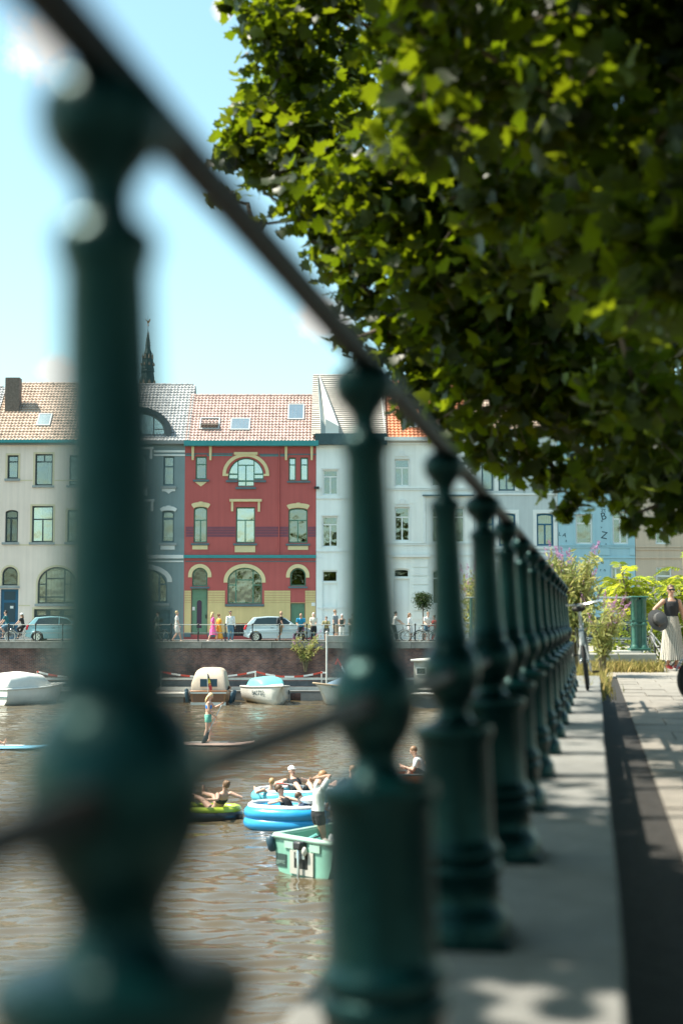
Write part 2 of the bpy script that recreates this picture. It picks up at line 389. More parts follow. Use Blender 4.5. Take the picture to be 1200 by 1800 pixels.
rail.rotation_euler = (0, LEAN, RZ)
S0, DS = 1.057, 1.29
for i in range(-1, 14):
    s = S0 + i * DS - 8
    post = linked('post', base_me, rail, (0, s, 0), (0, 0, rr.uniform(0, 6)))
    if i == 3: post.scale = (1.2, 1.2, 1)
    for nm, me in (('bulb', bulb_me), ('shaft', shaft_me), ('finial_ball', ball_me)): linked(nm, me, post)
    linked('flange', flange_me, post, (0, 0, 0), (0, 0, -post.rotation_euler.z))
MB().bar((0, -11, 1.088), (0, 10.2, 1.088), .023, 14).build('top_rail', m_rail_top, rail)
MB().bar((0, -11, .505), (0, 10.2, .505), .017, 10).build('middle_rail', m_rail_top, rail)

# ------------------------------------------------------------------ end pillar and cross rails at the far end of the path
m_green = mat('pillar_paint', (.03, .115, .085), .4, vary=.25, vscale=8, bump=.2, bscale=40, coat=.2)
pil = empty('iron_pillar', (6.18, 29.72, .39), 0, 'fluted green cast iron pillar with flat cap on concrete block', 'pillar')
b_ = MB()
for k in range(4):
    ang = pi / 4 + k * pi / 2; cx, cy_ = .13 * cos(ang), .10 * sin(ang)
    c = MB().lathe([(.085, 0), (.085, .04), (.07, .06), (.062, .09), (.06, .46), (.072, .47), (.076, .50), (.07, .53), (.06, .54), (.055, .98), (.07, 1.0), (.075, 1.03), (.06, 1.06)], (cx, cy_, .05), 16)
    c.build('column', m_green, pil)
bevel(MB().box(-.21, .21, -.17, .17, 0, .055).build('base_plate', m_green, pil), .01)
MB().box(-.12, .12, -.09, .09, .05, 1.06).build('core', m_green, pil)
for z_ in (.52, .60): MB().box(-.165, .165, -.13, .13, z_, z_ + .035).build('collar', m_green, pil)
bevel(MB().box(-.195, .195, -.16, .16, 1.10, 1.13).build('cap', m_green, pil), .015)
cr = empty('cross_railing', (4.3, 29.78, .36), 0, 'thin grey green cross rails meeting the fluted pillar', 'railing')
for z_, nm in ((1.13, 'top_rail'), (.60, 'middle_rail'), (.28, 'lower_rail')): MB().bar((-1.7, 0, z_), (1.72, 0, z_), .02, 8).build(nm, mat('rail_grey', (.25, .30, .28), .4, vary=.2), cr)
for x_ in (-1.6, -.2): MB().bar((x_, 0, -.03), (x_, 0, 1.13), .03, 10).build('post', m_green, cr)

# ================================================================== the far bank
Q0 = 82.0
flat('quay', [(-260, Q0 + .12), (260, Q0 + .12), (260, 700), (-260, 700)], QUAY_Z, m_asphalt)
flat('pavement', [(-140, 84.35), (140, 84.35), (140, 86.3), (-140, 86.3)], QUAY_Z + .1, mat('pavement_grey', (.30, .29, .27), .9, vary=.15))
MB().box(-140, 140, 84.2, 84.35, QUAY_Z, QUAY_Z + .106)
tag(MB().box(-140, 140, 84.2, 84.348, QUAY_Z - .05, QUAY_Z + .104).build('kerb', m_concrete), kind='structure')
fw = empty('far_quay_wall', (0, Q0, WATER_Z), 0, 'weathered purple brown brick quay wall with concrete capping across the water', 'wall')
MB().box(-140, 140, .08, .7, -.4, QUAY_Z - WATER_Z - .36).build('brickwork', m_qbrick, fw)
m_cap = mat('wall_capping', (.26, .24, .21), .9, vary=.45, vscale=.9, bump=.3, bscale=10)
cap_me = MB().box(-1.99, 1.99, 0, .72, -.36, 0).mesh('capping_block', m_cap)
for i in range(24): linked('capping_block', cap_me, fw, (-46 + i * 4, rr.uniform(-.01, .01), QUAY_Z - WATER_Z + .012 + rr.uniform(-.004, .004)))
lip = mat('quay_lip', (.50, .47, .41), .85, vary=.2)
MB().box(-46, 46, -.035, .30, QUAY_Z - WATER_Z + .016, QUAY_Z - WATER_Z + .05).build('edge_strip', lip, fw)
pc = at(611, 1120, Q0)
bevel(MB().box(-1.25, 1.4, -.02, .5, 0, .33).build('concrete_step', m_concrete, None, (pc.x, Q0 - .03, QUAY_Z + .05)), .02)
tag(bpy.data.objects['concrete_step'], 'pale concrete block on the far quay edge below the spectators', 'block')
# far quay railing
fr = empty('quay_railing', (0, Q0 + .16, QUAY_Z + .05), 0, 'black two bar iron railing along the far quay edge', 'railing')
m_black = mat('black_iron', (.018, .020, .020), .5, vary=.2)
m_rail_l = mat('grey_rail', (.33, .36, .33), .45, vary=.15)
fp = MB().lathe([(.07, 0), (.07, .03), (.05, .06), (.04, .10), (.034, .42), (.055, .45), (.06, .49), (.055, .53), (.034, .56), (.032, .90), (.05, .93), (.055, .97), (.04, 1.01), (.015, 1.03)], n=8).mesh('post', m_black)
for i in range(52):
    x = at(63 - 47.6 * 12 + 47.6 * i, 1120, Q0 + .16).x
    linked('post', fp, fr, (x, 0, 0))
MB().bar((-36, 0, .95), (48, 0, .95), .022, 6).build('top_rail', m_rail_l, fr); MB().bar((-36, 0, .48), (48, 0, .48), .02, 6).build('middle_rail', m_rail_l, fr)

# ------------------------------------------------------------------ houses
class House:
    def __init__(s, name, label, zoom, x0, x1, Yf=86.3):
        s.sc, s.ox, s.oy = zoom; s.Yf = Yf
        xc = (s.gx(x0) + s.gx(x1)) / 2
        s.root = empty(name, (xc, Yf, QUAY_Z), 0, label, 'house'); s.xc = xc; s.x0, s.x1 = x0, x1; s.holes = []
    def gx(s, x): return at(s.ox + x / s.sc, 950, s.Yf).x
    def X(s, x): return s.gx(x) - s.xc
    def Z(s, y): return at(600, s.oy + y / s.sc, s.Yf).z - QUAY_Z
    def P(s, pts): return [(s.X(x), s.Z(y)) for x, y in pts]
    def wall(s, ytop, m, thick=.32, name='wall'):
        z1 = s.Z(ytop); o = [(s.X(s.x0), 0), (s.X(s.x1), 0), (s.X(s.x1), z1), (s.X(s.x0), z1)]
        MB().plate(o, s.holes, 0, thick).build(name, m, s.root, smooth=False)
        w = s.X(s.x1)
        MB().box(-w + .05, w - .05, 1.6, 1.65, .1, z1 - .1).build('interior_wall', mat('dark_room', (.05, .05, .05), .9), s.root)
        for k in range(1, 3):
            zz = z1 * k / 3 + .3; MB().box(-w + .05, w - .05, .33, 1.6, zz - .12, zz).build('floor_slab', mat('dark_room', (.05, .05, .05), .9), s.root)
    def trim(s, x0, y0, x1, y1, m, proud=.06, name='trim', emb=.03):
        return MB().box(s.X(x0), s.X(x1), -proud, emb, s.Z(y1), s.Z(y0)).build(name, m, s.root, smooth=False)
    def shape(s, pts, m, proud=.05, name='trim', emb=.03, holes=()):
        return MB().plate(s.P(pts), [s.P(h) for h in holes], -proud, emb).build(name, m, s.root, smooth=False)
def arch_pts(x0, x1, ytop, ysp, ybot, n=16):
    cx, rx, ry = (x0 + x1) / 2, (x1 - x0) / 2, ysp - ytop
    return [(x0, ybot), (x1, ybot)] + [(cx + rx * cos(pi * k / n), ysp - ry * sin(pi * k / n)) for k in range(n + 1)]
def clip(poly, r):
    for ax, lim, sg in ((0, r[0], 1), (0, r[2], -1), (1, r[1], 1), (1, r[3], -1)):
        out = []
        for i in range(len(poly)):
            a, b = poly[i], poly[(i + 1) % len(poly)]
            da, db = sg * (a[ax] - lim), sg * (b[ax] - lim)
            if da >= 0: out.append(a)
            if (da >= 0) != (db >= 0):
                t = da / (da - db); out.append((a[0] + t * (b[0] - a[0]), a[1] + t * (b[1] - a[1])))
        poly = out
        if not poly: return []
    res = []
    for p in poly:
        if not res or abs(p[0] - res[-1][0]) + abs(p[1] - res[-1][1]) > .3: res.append(p)
    return res
GL = glass_mat('window_glass', .20); GLB = glass_mat('window_glass_bright', .42); GLD = glass_mat('window_glass_dim', .10)
m_curtain = mat('net_curtain', (.70, .70, .68), .9, vary=.12, vscale=6); m_blind = mat('pale_blind', (.60, .62, .55), .9)
def win(h, x0, y0, x1, y1, fm, rise=0, tr=None, mull=(), topm=(), bar=8, fr_=9, sill=None, sm=None, glass=None, curtain=None, depth=.13, cells=None, name='window', outer=None):
    ysp = y0 + rise
    out = outer or (arch_pts(x0, x1, y0, ysp, y1) if rise else [(x0, y1), (x1, y1), (x1, y0), (x0, y0)])
    h.holes.append(h.P(out))
    ins = [( (x0 + x1) / 2 + (x - (x0 + x1) / 2) * (1 - 2 * fr_ / (x1 - x0)), (y0 + y1) / 2 + (y - (y0 + y1) / 2) * (1 - 2 * fr_ / (y1 - y0))) for x, y in out]
    if cells is None:
        def row(ya, yb, ms):
            xs = [x0] + list(ms) + [x1]; return [(xs[i], ya, xs[i + 1], yb) for i in range(len(xs) - 1)]
        cells = (row(y0, tr, topm) + row(tr, y1, mull)) if tr else row(y0, y1, mull)
    pan = []
    for c in cells:
        r = (c[0] + (bar / 2 if c[0] > x0 + 1 else 0), c[1] + (bar / 2 if c[1] > y0 + 1 else 0), c[2] - (bar / 2 if c[2] < x1 - 1 else 0), c[3] - (bar / 2 if c[3] < y1 - 1 else 0))
        p = clip(ins, r)
        if len(p) >= 3: pan.append(p)
    big = [((x0 + x1) / 2 + (x - (x0 + x1) / 2) * 1.02, (y0 + y1) / 2 + (y - (y0 + y1) / 2) * 1.01) for x, y in out]
    w = MB().plate(h.P(big), [h.P(p) for p in pan], depth, depth + .07).build(name, fm, h.root, smooth=False)
    for p in pan:
        q = h.P(p); cx = sum(a for a, _ in q) / len(q); cz = sum(a for _, a in q) / len(q)
        MB().plate([(cx + (a - cx) * 1.03, cz + (b - cz) * 1.03) for a, b in q], [], depth + .03, depth + .042).build('pane', glass or GL, w, smooth=False)
    if curtain:
        cm, cx0, cy0, cx1, cy1 = curtain
        X0, X1 = h.X(x0 + (x1 - x0) * cx0), h.X(x0 + (x1 - x0) * cx1); Z0, Z1 = h.Z(y0 + (y1 - y0) * cy1), h.Z(y0 + (y1 - y0) * cy0)
        n = 24; pts = [(X0 + (X1 - X0) * i / n, depth + .17 + .025 * sin(i * 1.9) + .012 * sin(i * 5.1)) for i in range(n + 1)]
        MB().add([(a, b, Z0) for a, b in pts] + [(a, b, Z1) for a, b in pts], [(i, i + 1, i + n + 2, i + n + 1) for i in range(n)]).build('curtain', cm, w)
    if sill:
        MB().box(h.X(sill[0]), h.X(sill[2]), -.10, .12, h.Z(sill[3]), h.Z(sill[1])).build('sill', sm or fm, w, smooth=False)
    return w
def tile_roof(h, x0, x1, yeave, yridge, m, tw=.215, row=.27, amp=.038, name='roof', over=.12, gable_m=None, slates=False):
    """pantiles as real geometry: every course lapped over the one below, wavy across"""
    ze = h.Z(yeave); vr = h.oy + yridge / h.sc
    D = 3.0
    for _ in range(20): D = at(600, vr, h.Yf + D).z - QUAY_Z - ze + over * .5
    X0, X1 = h.X(x0), h.X(x1); ye = -over; zr = ze + D; yr = ye + D
    L = sqrt(2) * D; nr = max(4, int(L / row)); row = L / nr
    nc = max(1, int((X1 - X0) / tw)); seg = 1 if slates else 5; xs = np.linspace(X0, X1, nc * seg + 1)
    ph = (xs - X0) / tw * 2 * pi
    wave = np.zeros_like(xs) if slates else amp * (np.maximum(np.sin(ph), -.35) + .25 * np.sin(2 * ph))
    rg = np.random.RandomState(int(abs(x0) * 7 + nc)); V = []; F = []
    du, dn = np.array([0, .70711, .70711]), np.array([0, -.70711, .70711])
    M = len(xs)
    for r in range(nr):
        jit = np.repeat(rg.uniform(-.006, .008, nc), seg); jit = np.append(jit, jit[-1])
        for t, lift in ((r * row - .02, .0), (r * row - .02, .052), ((r + 1) * row, .004)):
            base = np.array([0, ye, ze])
            P = base + np.outer(np.full(M, t), du) + np.outer(wave * (1 if lift > .03 else .8) + lift + jit, dn); P[:, 0] = xs
            V.append(P)
        k = r * 3 * M
        for i in range(M - 1):
            F.append((k + i, k + i + 1, k + M + i + 1, k + M + i)); F.append((k + M + i, k + M + i + 1, k + 2 * M + i + 1, k + 2 * M + i))
    V = np.concatenate(V); mb = MB(); mb.v = [tuple(p) for p in V]; mb.f = F
    mb.add([(X0, ye + .05, ze - .09), (X1, ye + .05, ze - .09), (X1, yr, zr - .06), (X0, yr, zr - .06), (X0, 2 * yr, ze), (X1, 2 * yr, ze)], [(0, 1, 2, 3), (3, 2, 5, 4)])
    o = mb.build(name, m, h.root, smooth=not slates, angle=60)
    rt = MB()
    for i in range(max(1, int((X1 - X0) / .36))):
        a = X0 + .36 * i; rt.tube([(a + .0, yr, zr + .0), (a + .37, yr, zr + .015)], [.085, .10], 8, cap=False)
    rt.build('ridge_tiles', m, o)
    gm = gable_m or mat('gable_render', (.34, .33, .31), .9, vary=.25)
    for X, d in ((X0, .16), (X1 - .16, .16)):
        q = MB(); pts = [(.33, 0), (2 * yr, 0), (2 * yr, ze - .1), (yr, zr - .12), (.33, ze - .12)]
        q.add([(X + .01, a, b) for a, b in pts] + [(X + d - .01, a, b) for a, b in pts], [(0, 1, 2, 3, 4), (9, 8, 7, 6, 5)] + [(i, i + 5, (i + 1) % 5 + 5, (i + 1) % 5) for i in range(5)])
        q.build('gable_wall', gm, h.root, smooth=False)
    return o, ye, ze, D
def skylight(h, rf, x0, y0, x1, y1, open_=0, fm=None):
    _, ye, ze, D = rf
    def slope(y):
        v = h.oy + y / h.sc; lo, hi = 0., D
        for _ in range(30):
            md = (lo + hi) / 2
            if at(600, v, h.Yf + ye + md).z - QUAY_Z > ze + md: lo = md
            else: hi = md
        return lo
    a, b = slope(y1), slope(y0); X0, X1 = h.X(x0), h.X(x1)
    r = empty('skylight'); r.parent = h.root; r.location = ((X0 + X1) / 2, ye + (a + b) / 2, ze + (a + b) / 2); r.rotation_euler = (radians(45), 0, 0)
    w, l = (X1 - X0) / 2, (b - a) / 2 * sqrt(2); m = fm or mat('skylight_frame', (.40, .42, .42), .5)
    MB().plate([(-w, -l), (w, -l), (w, l), (-w, l)], [[(-w + .08, -l + .08), (w - .08, -l + .08), (w - .08, l - .08), (-w + .08, l - .08)]], -.1, .1).xform(Matrix.Rotation(-pi / 2, 4, 'X')).build('frame', m, r, smooth=False)
    sash = MB().plate([(-w + .06, -l + .06), (w - .06, -l + .06), (w - .06, l - .06), (-w + .06, l - .06)], [], -.02, .02).xform(Matrix.Rotation(-pi / 2, 4, 'X')).build('pane', glass_mat('skylight_glass', .6), r, (0, 0, .07), (-radians(open_), 0, 0), smooth=False)
    MB().box(-w + .09, w - .09, -l + .09, l - .09, -.02, .0).build('shaft_opening', mat('skylight_inside', (.10, .11, .11), .9), r, (0, 0, .012))
    return r
Z1 = (3.529, 0, 640); Z2 = (4.092, 310, 680); Z3 = (3.6, 530, 640); Z4 = (2.857, 780, 820)
m_cream = wall_mat('cream_render', (.82, .69, .60)); m_greyw = wall_mat('slate_grey_render', (.20, .27, .28)); m_red = wall_mat('brick_red_render', (.46, .105, .098))
m_yel = wall_mat('ochre_render', (.66, .52, .25)); m_white = wall_mat('white_render', (.84, .88, .86), .06); m_white2 = wall_mat('off_white_render', (.82, .83, .79), .08)
m_bluew = wall_mat('pale_blue_render', (.36, .56, .63), .06); m_beige = wall_mat('tan_render', (.58, .46, .35)); m_grey2 = wall_mat('cool_grey_render', (.52, .57, .57))
m_trimc = mat('cream_trim', (.72, .60, .34), .75, vary=.06); m_trimw = mat('white_trim', (.74, .76, .74), .7, vary=.06); m_teal = mat('teal_gutter', (.03, .26, .27), .5, vary=.12)
m_gfr = mat('green_frame', (.085, .21, .145), .5, vary=.1); m_gdoor = mat('green_door', (.12, .24, .15), .5, vary=.1); m_gsill = mat('blue_grey_stone', (.10, .16, .18), .7, vary=.15)
m_dfr = mat('dark_frame', (.03, .05, .05), .5); m_wfr = mat('white_frame', (.74, .76, .74), .5); m_bdoor = mat('blue_door', (.015, .11, .20), .45, vary=.15)
m_stone = mat('sill_stone', (.30, .33, .33), .8, vary=.15); m_yline = mat('pale_yellow_line', (.66, .57, .38), .8)
m_tile_r = mat('red_pantile', (.43, .30, .265), .55, vary=.28, vscale=2.2, bump=.2, bscale=30); m_tile_b = mat('brown_pantile', (.42, .31, .24), .6, vary=.35, vscale=2.5)
m_tile_g = mat('grey_pantile', (.36, .36, .36), .40, vary=.3, vscale=2.5); m_tile_o = mat('orange_pantile', (.52, .19, .09), .55, vary=.3, vscale=2.5)
m_slate = mat('pale_slate', (.42, .38, .34), .7, vary=.15, vscale=3)

# --- red house
h = House('red_house', 'red house with cream arched trims and an ochre ground floor', Z2, 58, 1003)
G = dict(sm=m_gsill)
win(h, 135, 500, 215, 664, m_gfr, tr=557, sill=(118, 668, 233, 682), **G)
win(h, 806, 508, 858, 674, m_gfr, tr=560, glass=GLB, sill=(795, 678, 962, 690), **G); win(h, 890, 508, 946, 674, m_gfr, tr=560, glass=GLB)
out = [(370, 668), (440, 668), (440, 716), (556, 716), (556, 668), (627, 668)] + [(498.5 + 128.5 * cos(pi * k / 20), 640 - 130 * sin(pi * k / 20)) for k in range(21)]
w = win(h, 370, 510, 627, 716, m_gfr, outer=out, fr_=8, glass=GLB, cells=[(370, 510, 440, 625), (370, 628, 440, 660), (440, 510, 556, 562), (440, 562, 497, 674), (497, 562, 556, 674), (440, 678, 497, 712), (497, 678, 556, 712), (556, 510, 627, 625), (556, 628, 627, 660)], curtain=(m_curtain, .30, .5, .7, 1), **G)
for a, b, c, d in ((355, 672, 438, 687), (558, 672, 643, 687), (425, 721, 571, 736)): MB().box(h.X(a), h.X(c), -.10, .12, h.Z(d), h.Z(b)).build('sill', m_gsill, w)
win(h, 124, 862, 221, 1120, m_gfr, rise=22, tr=958, mull=(172,), sill=(107, 1125, 237, 1138), curtain=(m_curtain, .02, .0, .98, .9), **G)
win(h, 428, 865, 565, 1122, m_gfr, tr=958, mull=(495,), sill=(410, 1127, 581, 1140), glass=GLB, curtain=(mat('sky_blue_curtain', (.25, .55, .72), .8), .03, .36, .5, 1), **G)
win(h, 806, 872, 943, 1122, m_gfr, rise=18, tr=960, mull=(873,), sill=(788, 1129, 961, 1142), **G)
win(h, 117, 1298, 226, 1434, m_gfr, rise=55, sill=(103, 1438, 241, 1451), glass=GLD, name='fanlight', **G)
win(h, 370, 1300, 618, 1560, m_gfr, rise=95, cells=[(370, 1300, 430, 1425), (370, 1425, 430, 1560), (430, 1300, 553, 1388), (430, 1388, 553, 1560), (553, 1300, 618, 1425), (553, 1425, 618, 1560)], sill=(355, 1563, 631, 1579), glass=GL, curtain=(mat('peach_curtain', (.55, .42, .32), .9, vary=.3, vscale=3), .25, .42, .75, .95), **G)
win(h, 818, 1303, 932, 1432, m_gfr, rise=57, sill=(805, 1436, 944, 1449), glass=GLD, **G)
h.holes.append(h.P([(112, 1782), (228, 1782), (228, 1452), (112, 1452)]))
d_ = MB().plate(h.P([(110, 1784), (230, 1784), (230, 1450), (110, 1450)]), [h.P([(150, 1735), (186, 1735)] + [(168 + 18 * cos(pi * k / 8), 1552 - 18 * sin(pi * k / 8)) for k in range(9)])], .12, .18).build('door', m_gdoor, h.root, smooth=False)
MB().plate(h.P([(148, 1737), (188, 1737), (188, 1535), (148, 1535)]), [], .15, .16).build('pane', mat('purple_glass', (.05, .02, .06), .15), d_, smooth=False)
for a, b, c, dd in ((120, 1462, 220, 1520), (118, 1745, 222, 1775)): MB().box(h.X(a), h.X(c), .10, .13, h.Z(dd), h.Z(b)).build('panel', m_gdoor, d_)
MB().box(h.X(214), h.X(219), .06, .12, h.Z(1665), h.Z(1640)).build('handle', m_black, d_)
MB().box(h.X(118), h.X(136), .095, .12, h.Z(1608), h.Z(1582)).build('notice', m_trimw, d_)
h.holes.append(h.P([(823, 1710), (925, 1710), (925, 1556), (823, 1556)]))
d_ = MB().box(h.X(821), h.X(927), .10, .16, h.Z(1712), h.Z(1554)).build('shutter_door', m_gdoor, h.root)
for k in range(9): MB().box(h.X(826 + k * 11), h.X(834 + k * 11), .08, .1, h.Z(1706), h.Z(1560)).build('plank', m_gdoor, d_, smooth=False)
h.holes.append(h.P([(415, 1792), (562, 1792), (562, 1706), (415, 1706)]))
g_ = MB().box(h.X(412), h.X(565), .2, .26, h.Z(1794), h.Z(1704)).build('cellar_grille', m_black, h.root)
for k in range(12): MB().box(h.X(418 + k * 12), h.X(422 + k * 12), .12, .2, h.Z(1790), h.Z(1708)).build('grille_bar', mat('grille_grey', (.07, .07, .08), .6), g_, smooth=False)
h.wall(428, m_red)
# ochre base as a thin proud skin with grooves, split round the openings
for a, b in ((63, 110), (230, 352), (634, 821), (927, 1001)):
    h.trim(a, 1552, b, 1790, m_yel, .022, 'base_panel')
    for k in range(5): h.trim(a, 1466 + k * 17.4, b, 1466 + k * 17.4 + 15, m_yel, .022, 'base_board')
h.trim(352, 1581, 412, 1790, m_yel, .022, 'base_panel'); h.trim(412, 1581, 565, 1702, m_yel, .022, 'base_panel'); h.trim(565, 1581, 634, 1790, m_yel, .022, 'base_panel')
h.trim(823, 1714, 925, 1790, m_yel, .022, 'base_panel'); h.trim(821, 1552, 927, 1555, m_yel, .022, 'base_panel')
h.trim(230, 1768, 412, 1799, m_gsill, .045, 'plinth'); h.trim(565, 1768, 1001, 1799, m_gsill, .045, 'plinth'); h.trim(63, 1768, 110, 1799, m_gsill, .045, 'plinth')
m_pband = mat('mauve_band', (.21, .075, .105), .85, vary=.1)
for a, b in ((68, 122), (223, 426), (567, 804), (945, 1002)):
    for k in range(4): h.trim(a, 1006 + k * 19, b, 1006 + k * 19 + 16, m_pband, .012, 'band_board')
h.trim(55, 1210, 1004, 1232, m_teal, .14, 'cornice'); h.trim(66, 1252, 1003, 1259, m_gsill, .02, 'string_course')
h.trim(62, 478, 405, 486, m_gsill, .03, 'string_course'); h.trim(592, 482, 1003, 490, m_gsill, .03, 'string_course'); h.trim(62, 489, 134, 497, m_teal, .02, 'string_course'); h.trim(216, 489, 400, 497, m_teal, .02, 'string_course'); h.trim(600, 493, 804, 500, m_teal, .02, 'string_course')
h.trim(55, 392, 1022, 428, m_teal, .42, 'gutter', .3)
for x in (115, 242, 787, 972): h.shape([(x - 7, 528), (x + 7, 528), (x + 10, 429), (x - 10, 429)], m_trimc, .12, 'bracket')
def band(h, x0, x1, ytop, ysp, ybot, t, m, proud=.05):
    cx, ro, ry = (x0 + x1) / 2, (x1 - x0) / 2, ysp - ytop; n = 20
    o = [(x0, ybot)] + [(cx - ro * cos(pi * k / n), ysp - ry * sin(pi * k / n)) for k in range(n + 1)] + [(x1, ybot), (x1 - t, ybot)]
    i = [(cx + (ro - t) * cos(pi * k / n), ysp - (ry - t) * sin(pi * k / n)) for k in range(n + 1)] + [(x0 + t, ybot)]
    return h.shape(o + i, m, proud, 'arch_trim')
band(h, 330, 665, 478, 628, 640, 24, m_trimc); h.trim(412, 470, 582, 489, m_trimc, .09, 'arch_cap'); h.trim(330, 626, 372, 642, m_trimc, .07, 'arch_foot'); h.trim(625, 626, 666, 642, m_trimc, .07, 'arch_foot')
for x in (456, 496, 538): MB().lathe([(.05, 0), (.06, .03), (.03, .06)], n=10).xform(Matrix.Rotation(pi / 2, 4, 'X')).build('boss', m_trimc, h.root, (h.X(x), .0, h.Z(498)))
h.shape([(130, 684), (174, 717), (218, 684)], m_trimc, .05, 'sill_apron')
def hood(h, x0, x1, yt, yb, m, rise=18):
    n = 12; cx = (x0 + x1) / 2; ax = (x1 - x0) / 2
    o = [(cx - ax * cos(pi * k / n) * 1, yt + 14 - rise * sin(pi * k / n)) for k in range(n + 1)]
    i = [(cx + (ax - 18) * cos(pi * k / n), yb - rise * .75 * sin(pi * k / n)) for k in range(n + 1)]
    h.shape(o + i, m, .07, 'hood'); h.shape([(cx - 16, yt + 22), (cx + 16, yt + 22), (cx + 13, yt - 8), (cx - 13, yt - 8)], m, .10, 'keystone')
hood(h, 107, 243, 834, 876, m_trimc); hood(h, 793, 958, 842, 884, m_trimc)
h.trim(382, 808, 613, 826, m_trimc, .13, 'hood'); h.trim(393, 826, 409, 896, m_trimc, .08, 'hood_leg'); h.trim(585, 826, 601, 898, m_trimc, .08, 'hood_leg')
h.trim(116, 1141, 226, 1170, m_trimc, .04, 'apron_panel'); h.trim(421, 1143, 568, 1190, m_trimc, .04, 'apron_panel'); h.trim(803, 1145, 947, 1173, m_trimc, .04, 'apron_panel')
band(h, 88, 255, 1274, 1357, 1370, 27, m_trimc); band(h, 343, 643, 1273, 1395, 1408, 28, m_trimc); band(h, 790, 958, 1275, 1359, 1372, 27, m_trimc)
MB().bar((h.X(738), -.05, h.Z(1205)), (h.X(738), -.05, h.Z(430)), .035, 8).build('downpipe', m_red, h.root)
h.trim(972, 1552, 998, 1576, m_trimw, .03, 'house_number'); h.trim(990, 720, 1026, 735, m_black, .3, 'wall_lamp')
rf = tile_roof(h, 58, 1000, 390, 72, m_tile_r)
skylight(h, rf, 150, 228, 297, 310, 28); skylight(h, rf, 375, 232, 520, 315); skylight(h, rf, 790, 130, 912, 240)

# --- grey house
h = House('grey_house', 'slate grey house with white hoods and an arched roof dormer', Z1, 672, 1144)
win(h, 810, 565, 906, 752, m_gsill, tr=628, mull=(858,), sill=(795, 758, 920, 772), sm=m_stone, curtain=(m_curtain, .03, 0, .97, 1)); win(h, 1010, 572, 1078, 752, m_gsill, tr=635, sill=(995, 758, 1092, 773), sm=m_stone, curtain=(m_curtain, .03, 0, .97, .9))
win(h, 820, 885, 916, 1105, m_gsill, tr=960, mull=(868,), sill=(800, 1110, 930, 1124), sm=m_stone, curtain=(m_curtain, .03, 0, .97, 1)); win(h, 1005, 910, 1080, 1105, m_gsill, rise=14, tr=958, sill=(988, 1110, 1096, 1125), sm=m_stone, bar=14, curtain=(m_blind, .03, 0, .97, .82))
win(h, 706, 1262, 1040, 1480, m_gsill, rise=120, cells=[(706, 1262, 755, 1365), (706, 1365, 755, 1480), (755, 1262, 990, 1480), (990, 1262, 1040, 1365), (990, 1365, 1040, 1480)], sill=(690, 1484, 1055, 1498), sm=m_stone, glass=GL, bar=9, curtain=(mat('patterned_poster', (.10, .10, .12), .8, vary=.9, vscale=2.5), .1, .1, .85, .9))
h.holes.append(h.P([(800, 1714), (1062, 1714), (1062, 1526), (800, 1526)]))
d_ = MB().box(h.X(797), h.X(1065), .12, .18, h.Z(1716), h.Z(1523)).build('garage_door', mat('teal_grey_door', (.05, .12, .14), .55, vary=.12), h.root)
for k in range(4): MB().box(h.X(806), h.X(1056), .10, .12, h.Z(1570 + k * 45), h.Z(1534 + k * 45)).build('panel', mat('teal_grey_door', (.05, .12, .14)), d_, smooth=False)
for x in (905, 990): MB().box(h.X(x), h.X(x + 26), .09, .10, h.Z(1600), h.Z(1578)).build('pane', GLD, d_, smooth=False)
h.wall(478, m_greyw)
h.shape([(788, 1714), (788, 1515), (1075, 1515), (1075, 1714), (1062, 1714), (1062, 1526), (800, 1526), (800, 1714)], m_gsill, .05, 'door_surround')
h.trim(672, 478, 1146, 498, mat('grey_gutter', (.24, .26, .26), .6), .35, 'gutter', .3)
for a, b in ((535, 548), (560, 570)): h.trim(950, a, 1144, b, m_trimw, .05, 'string_course')
h.trim(672, 1184, 1142, 1206, m_trimw, .10, 'cornice'); h.trim(672, 1219, 1140, 1228, m_trimw, .04, 'string_course')
for y0, y1, x in ((515, 528, 948), (838, 853, 957)): h.trim(768, y0, x, y1, m_trimw, .12, 'hood'); h.trim(x - 22, y1, x - 7, y1 + 60, m_trimw, .08, 'hood_leg'); h.trim(776, y1, 791, y1 + 60, m_trimw, .08, 'hood_leg')
h.shape([(1003, 774), (1003, 788), (1025, 790), (1044, 805), (1063, 790), (1085, 788), (1085, 774)], m_trimw, .05, 'sill_apron'); h.trim(998, 1126, 1085, 1151, m_trimw, .05, 'apron_panel'); h.trim(808, 773, 912, 815, m_trimw, .05, 'apron_panel'); h.trim(815, 1126, 921, 1168, m_trimw, .05, 'apron_panel')
h.shape([(990, 898), (1012, 884), (1030, 884), (1030, 878), (1058, 878), (1058, 884), (1076, 884), (1098, 898), (1086, 916), (1068, 908), (1020, 908), (1002, 916)], m_trimw, .07, 'hood')
band(h, 676, 1070, 1237, 1345, 1352, 30, m_trimw)
for y in (1010, 1024, 1038, 1052, 1066): h.trim(922, y, 1003, y + 8, m_greyw, .015, 'band_board'); h.trim(1082, y, 1142, y + 8, m_greyw, .015, 'band_board')
rf = tile_roof(h, 672, 1166, 476, 136, m_tile_g)
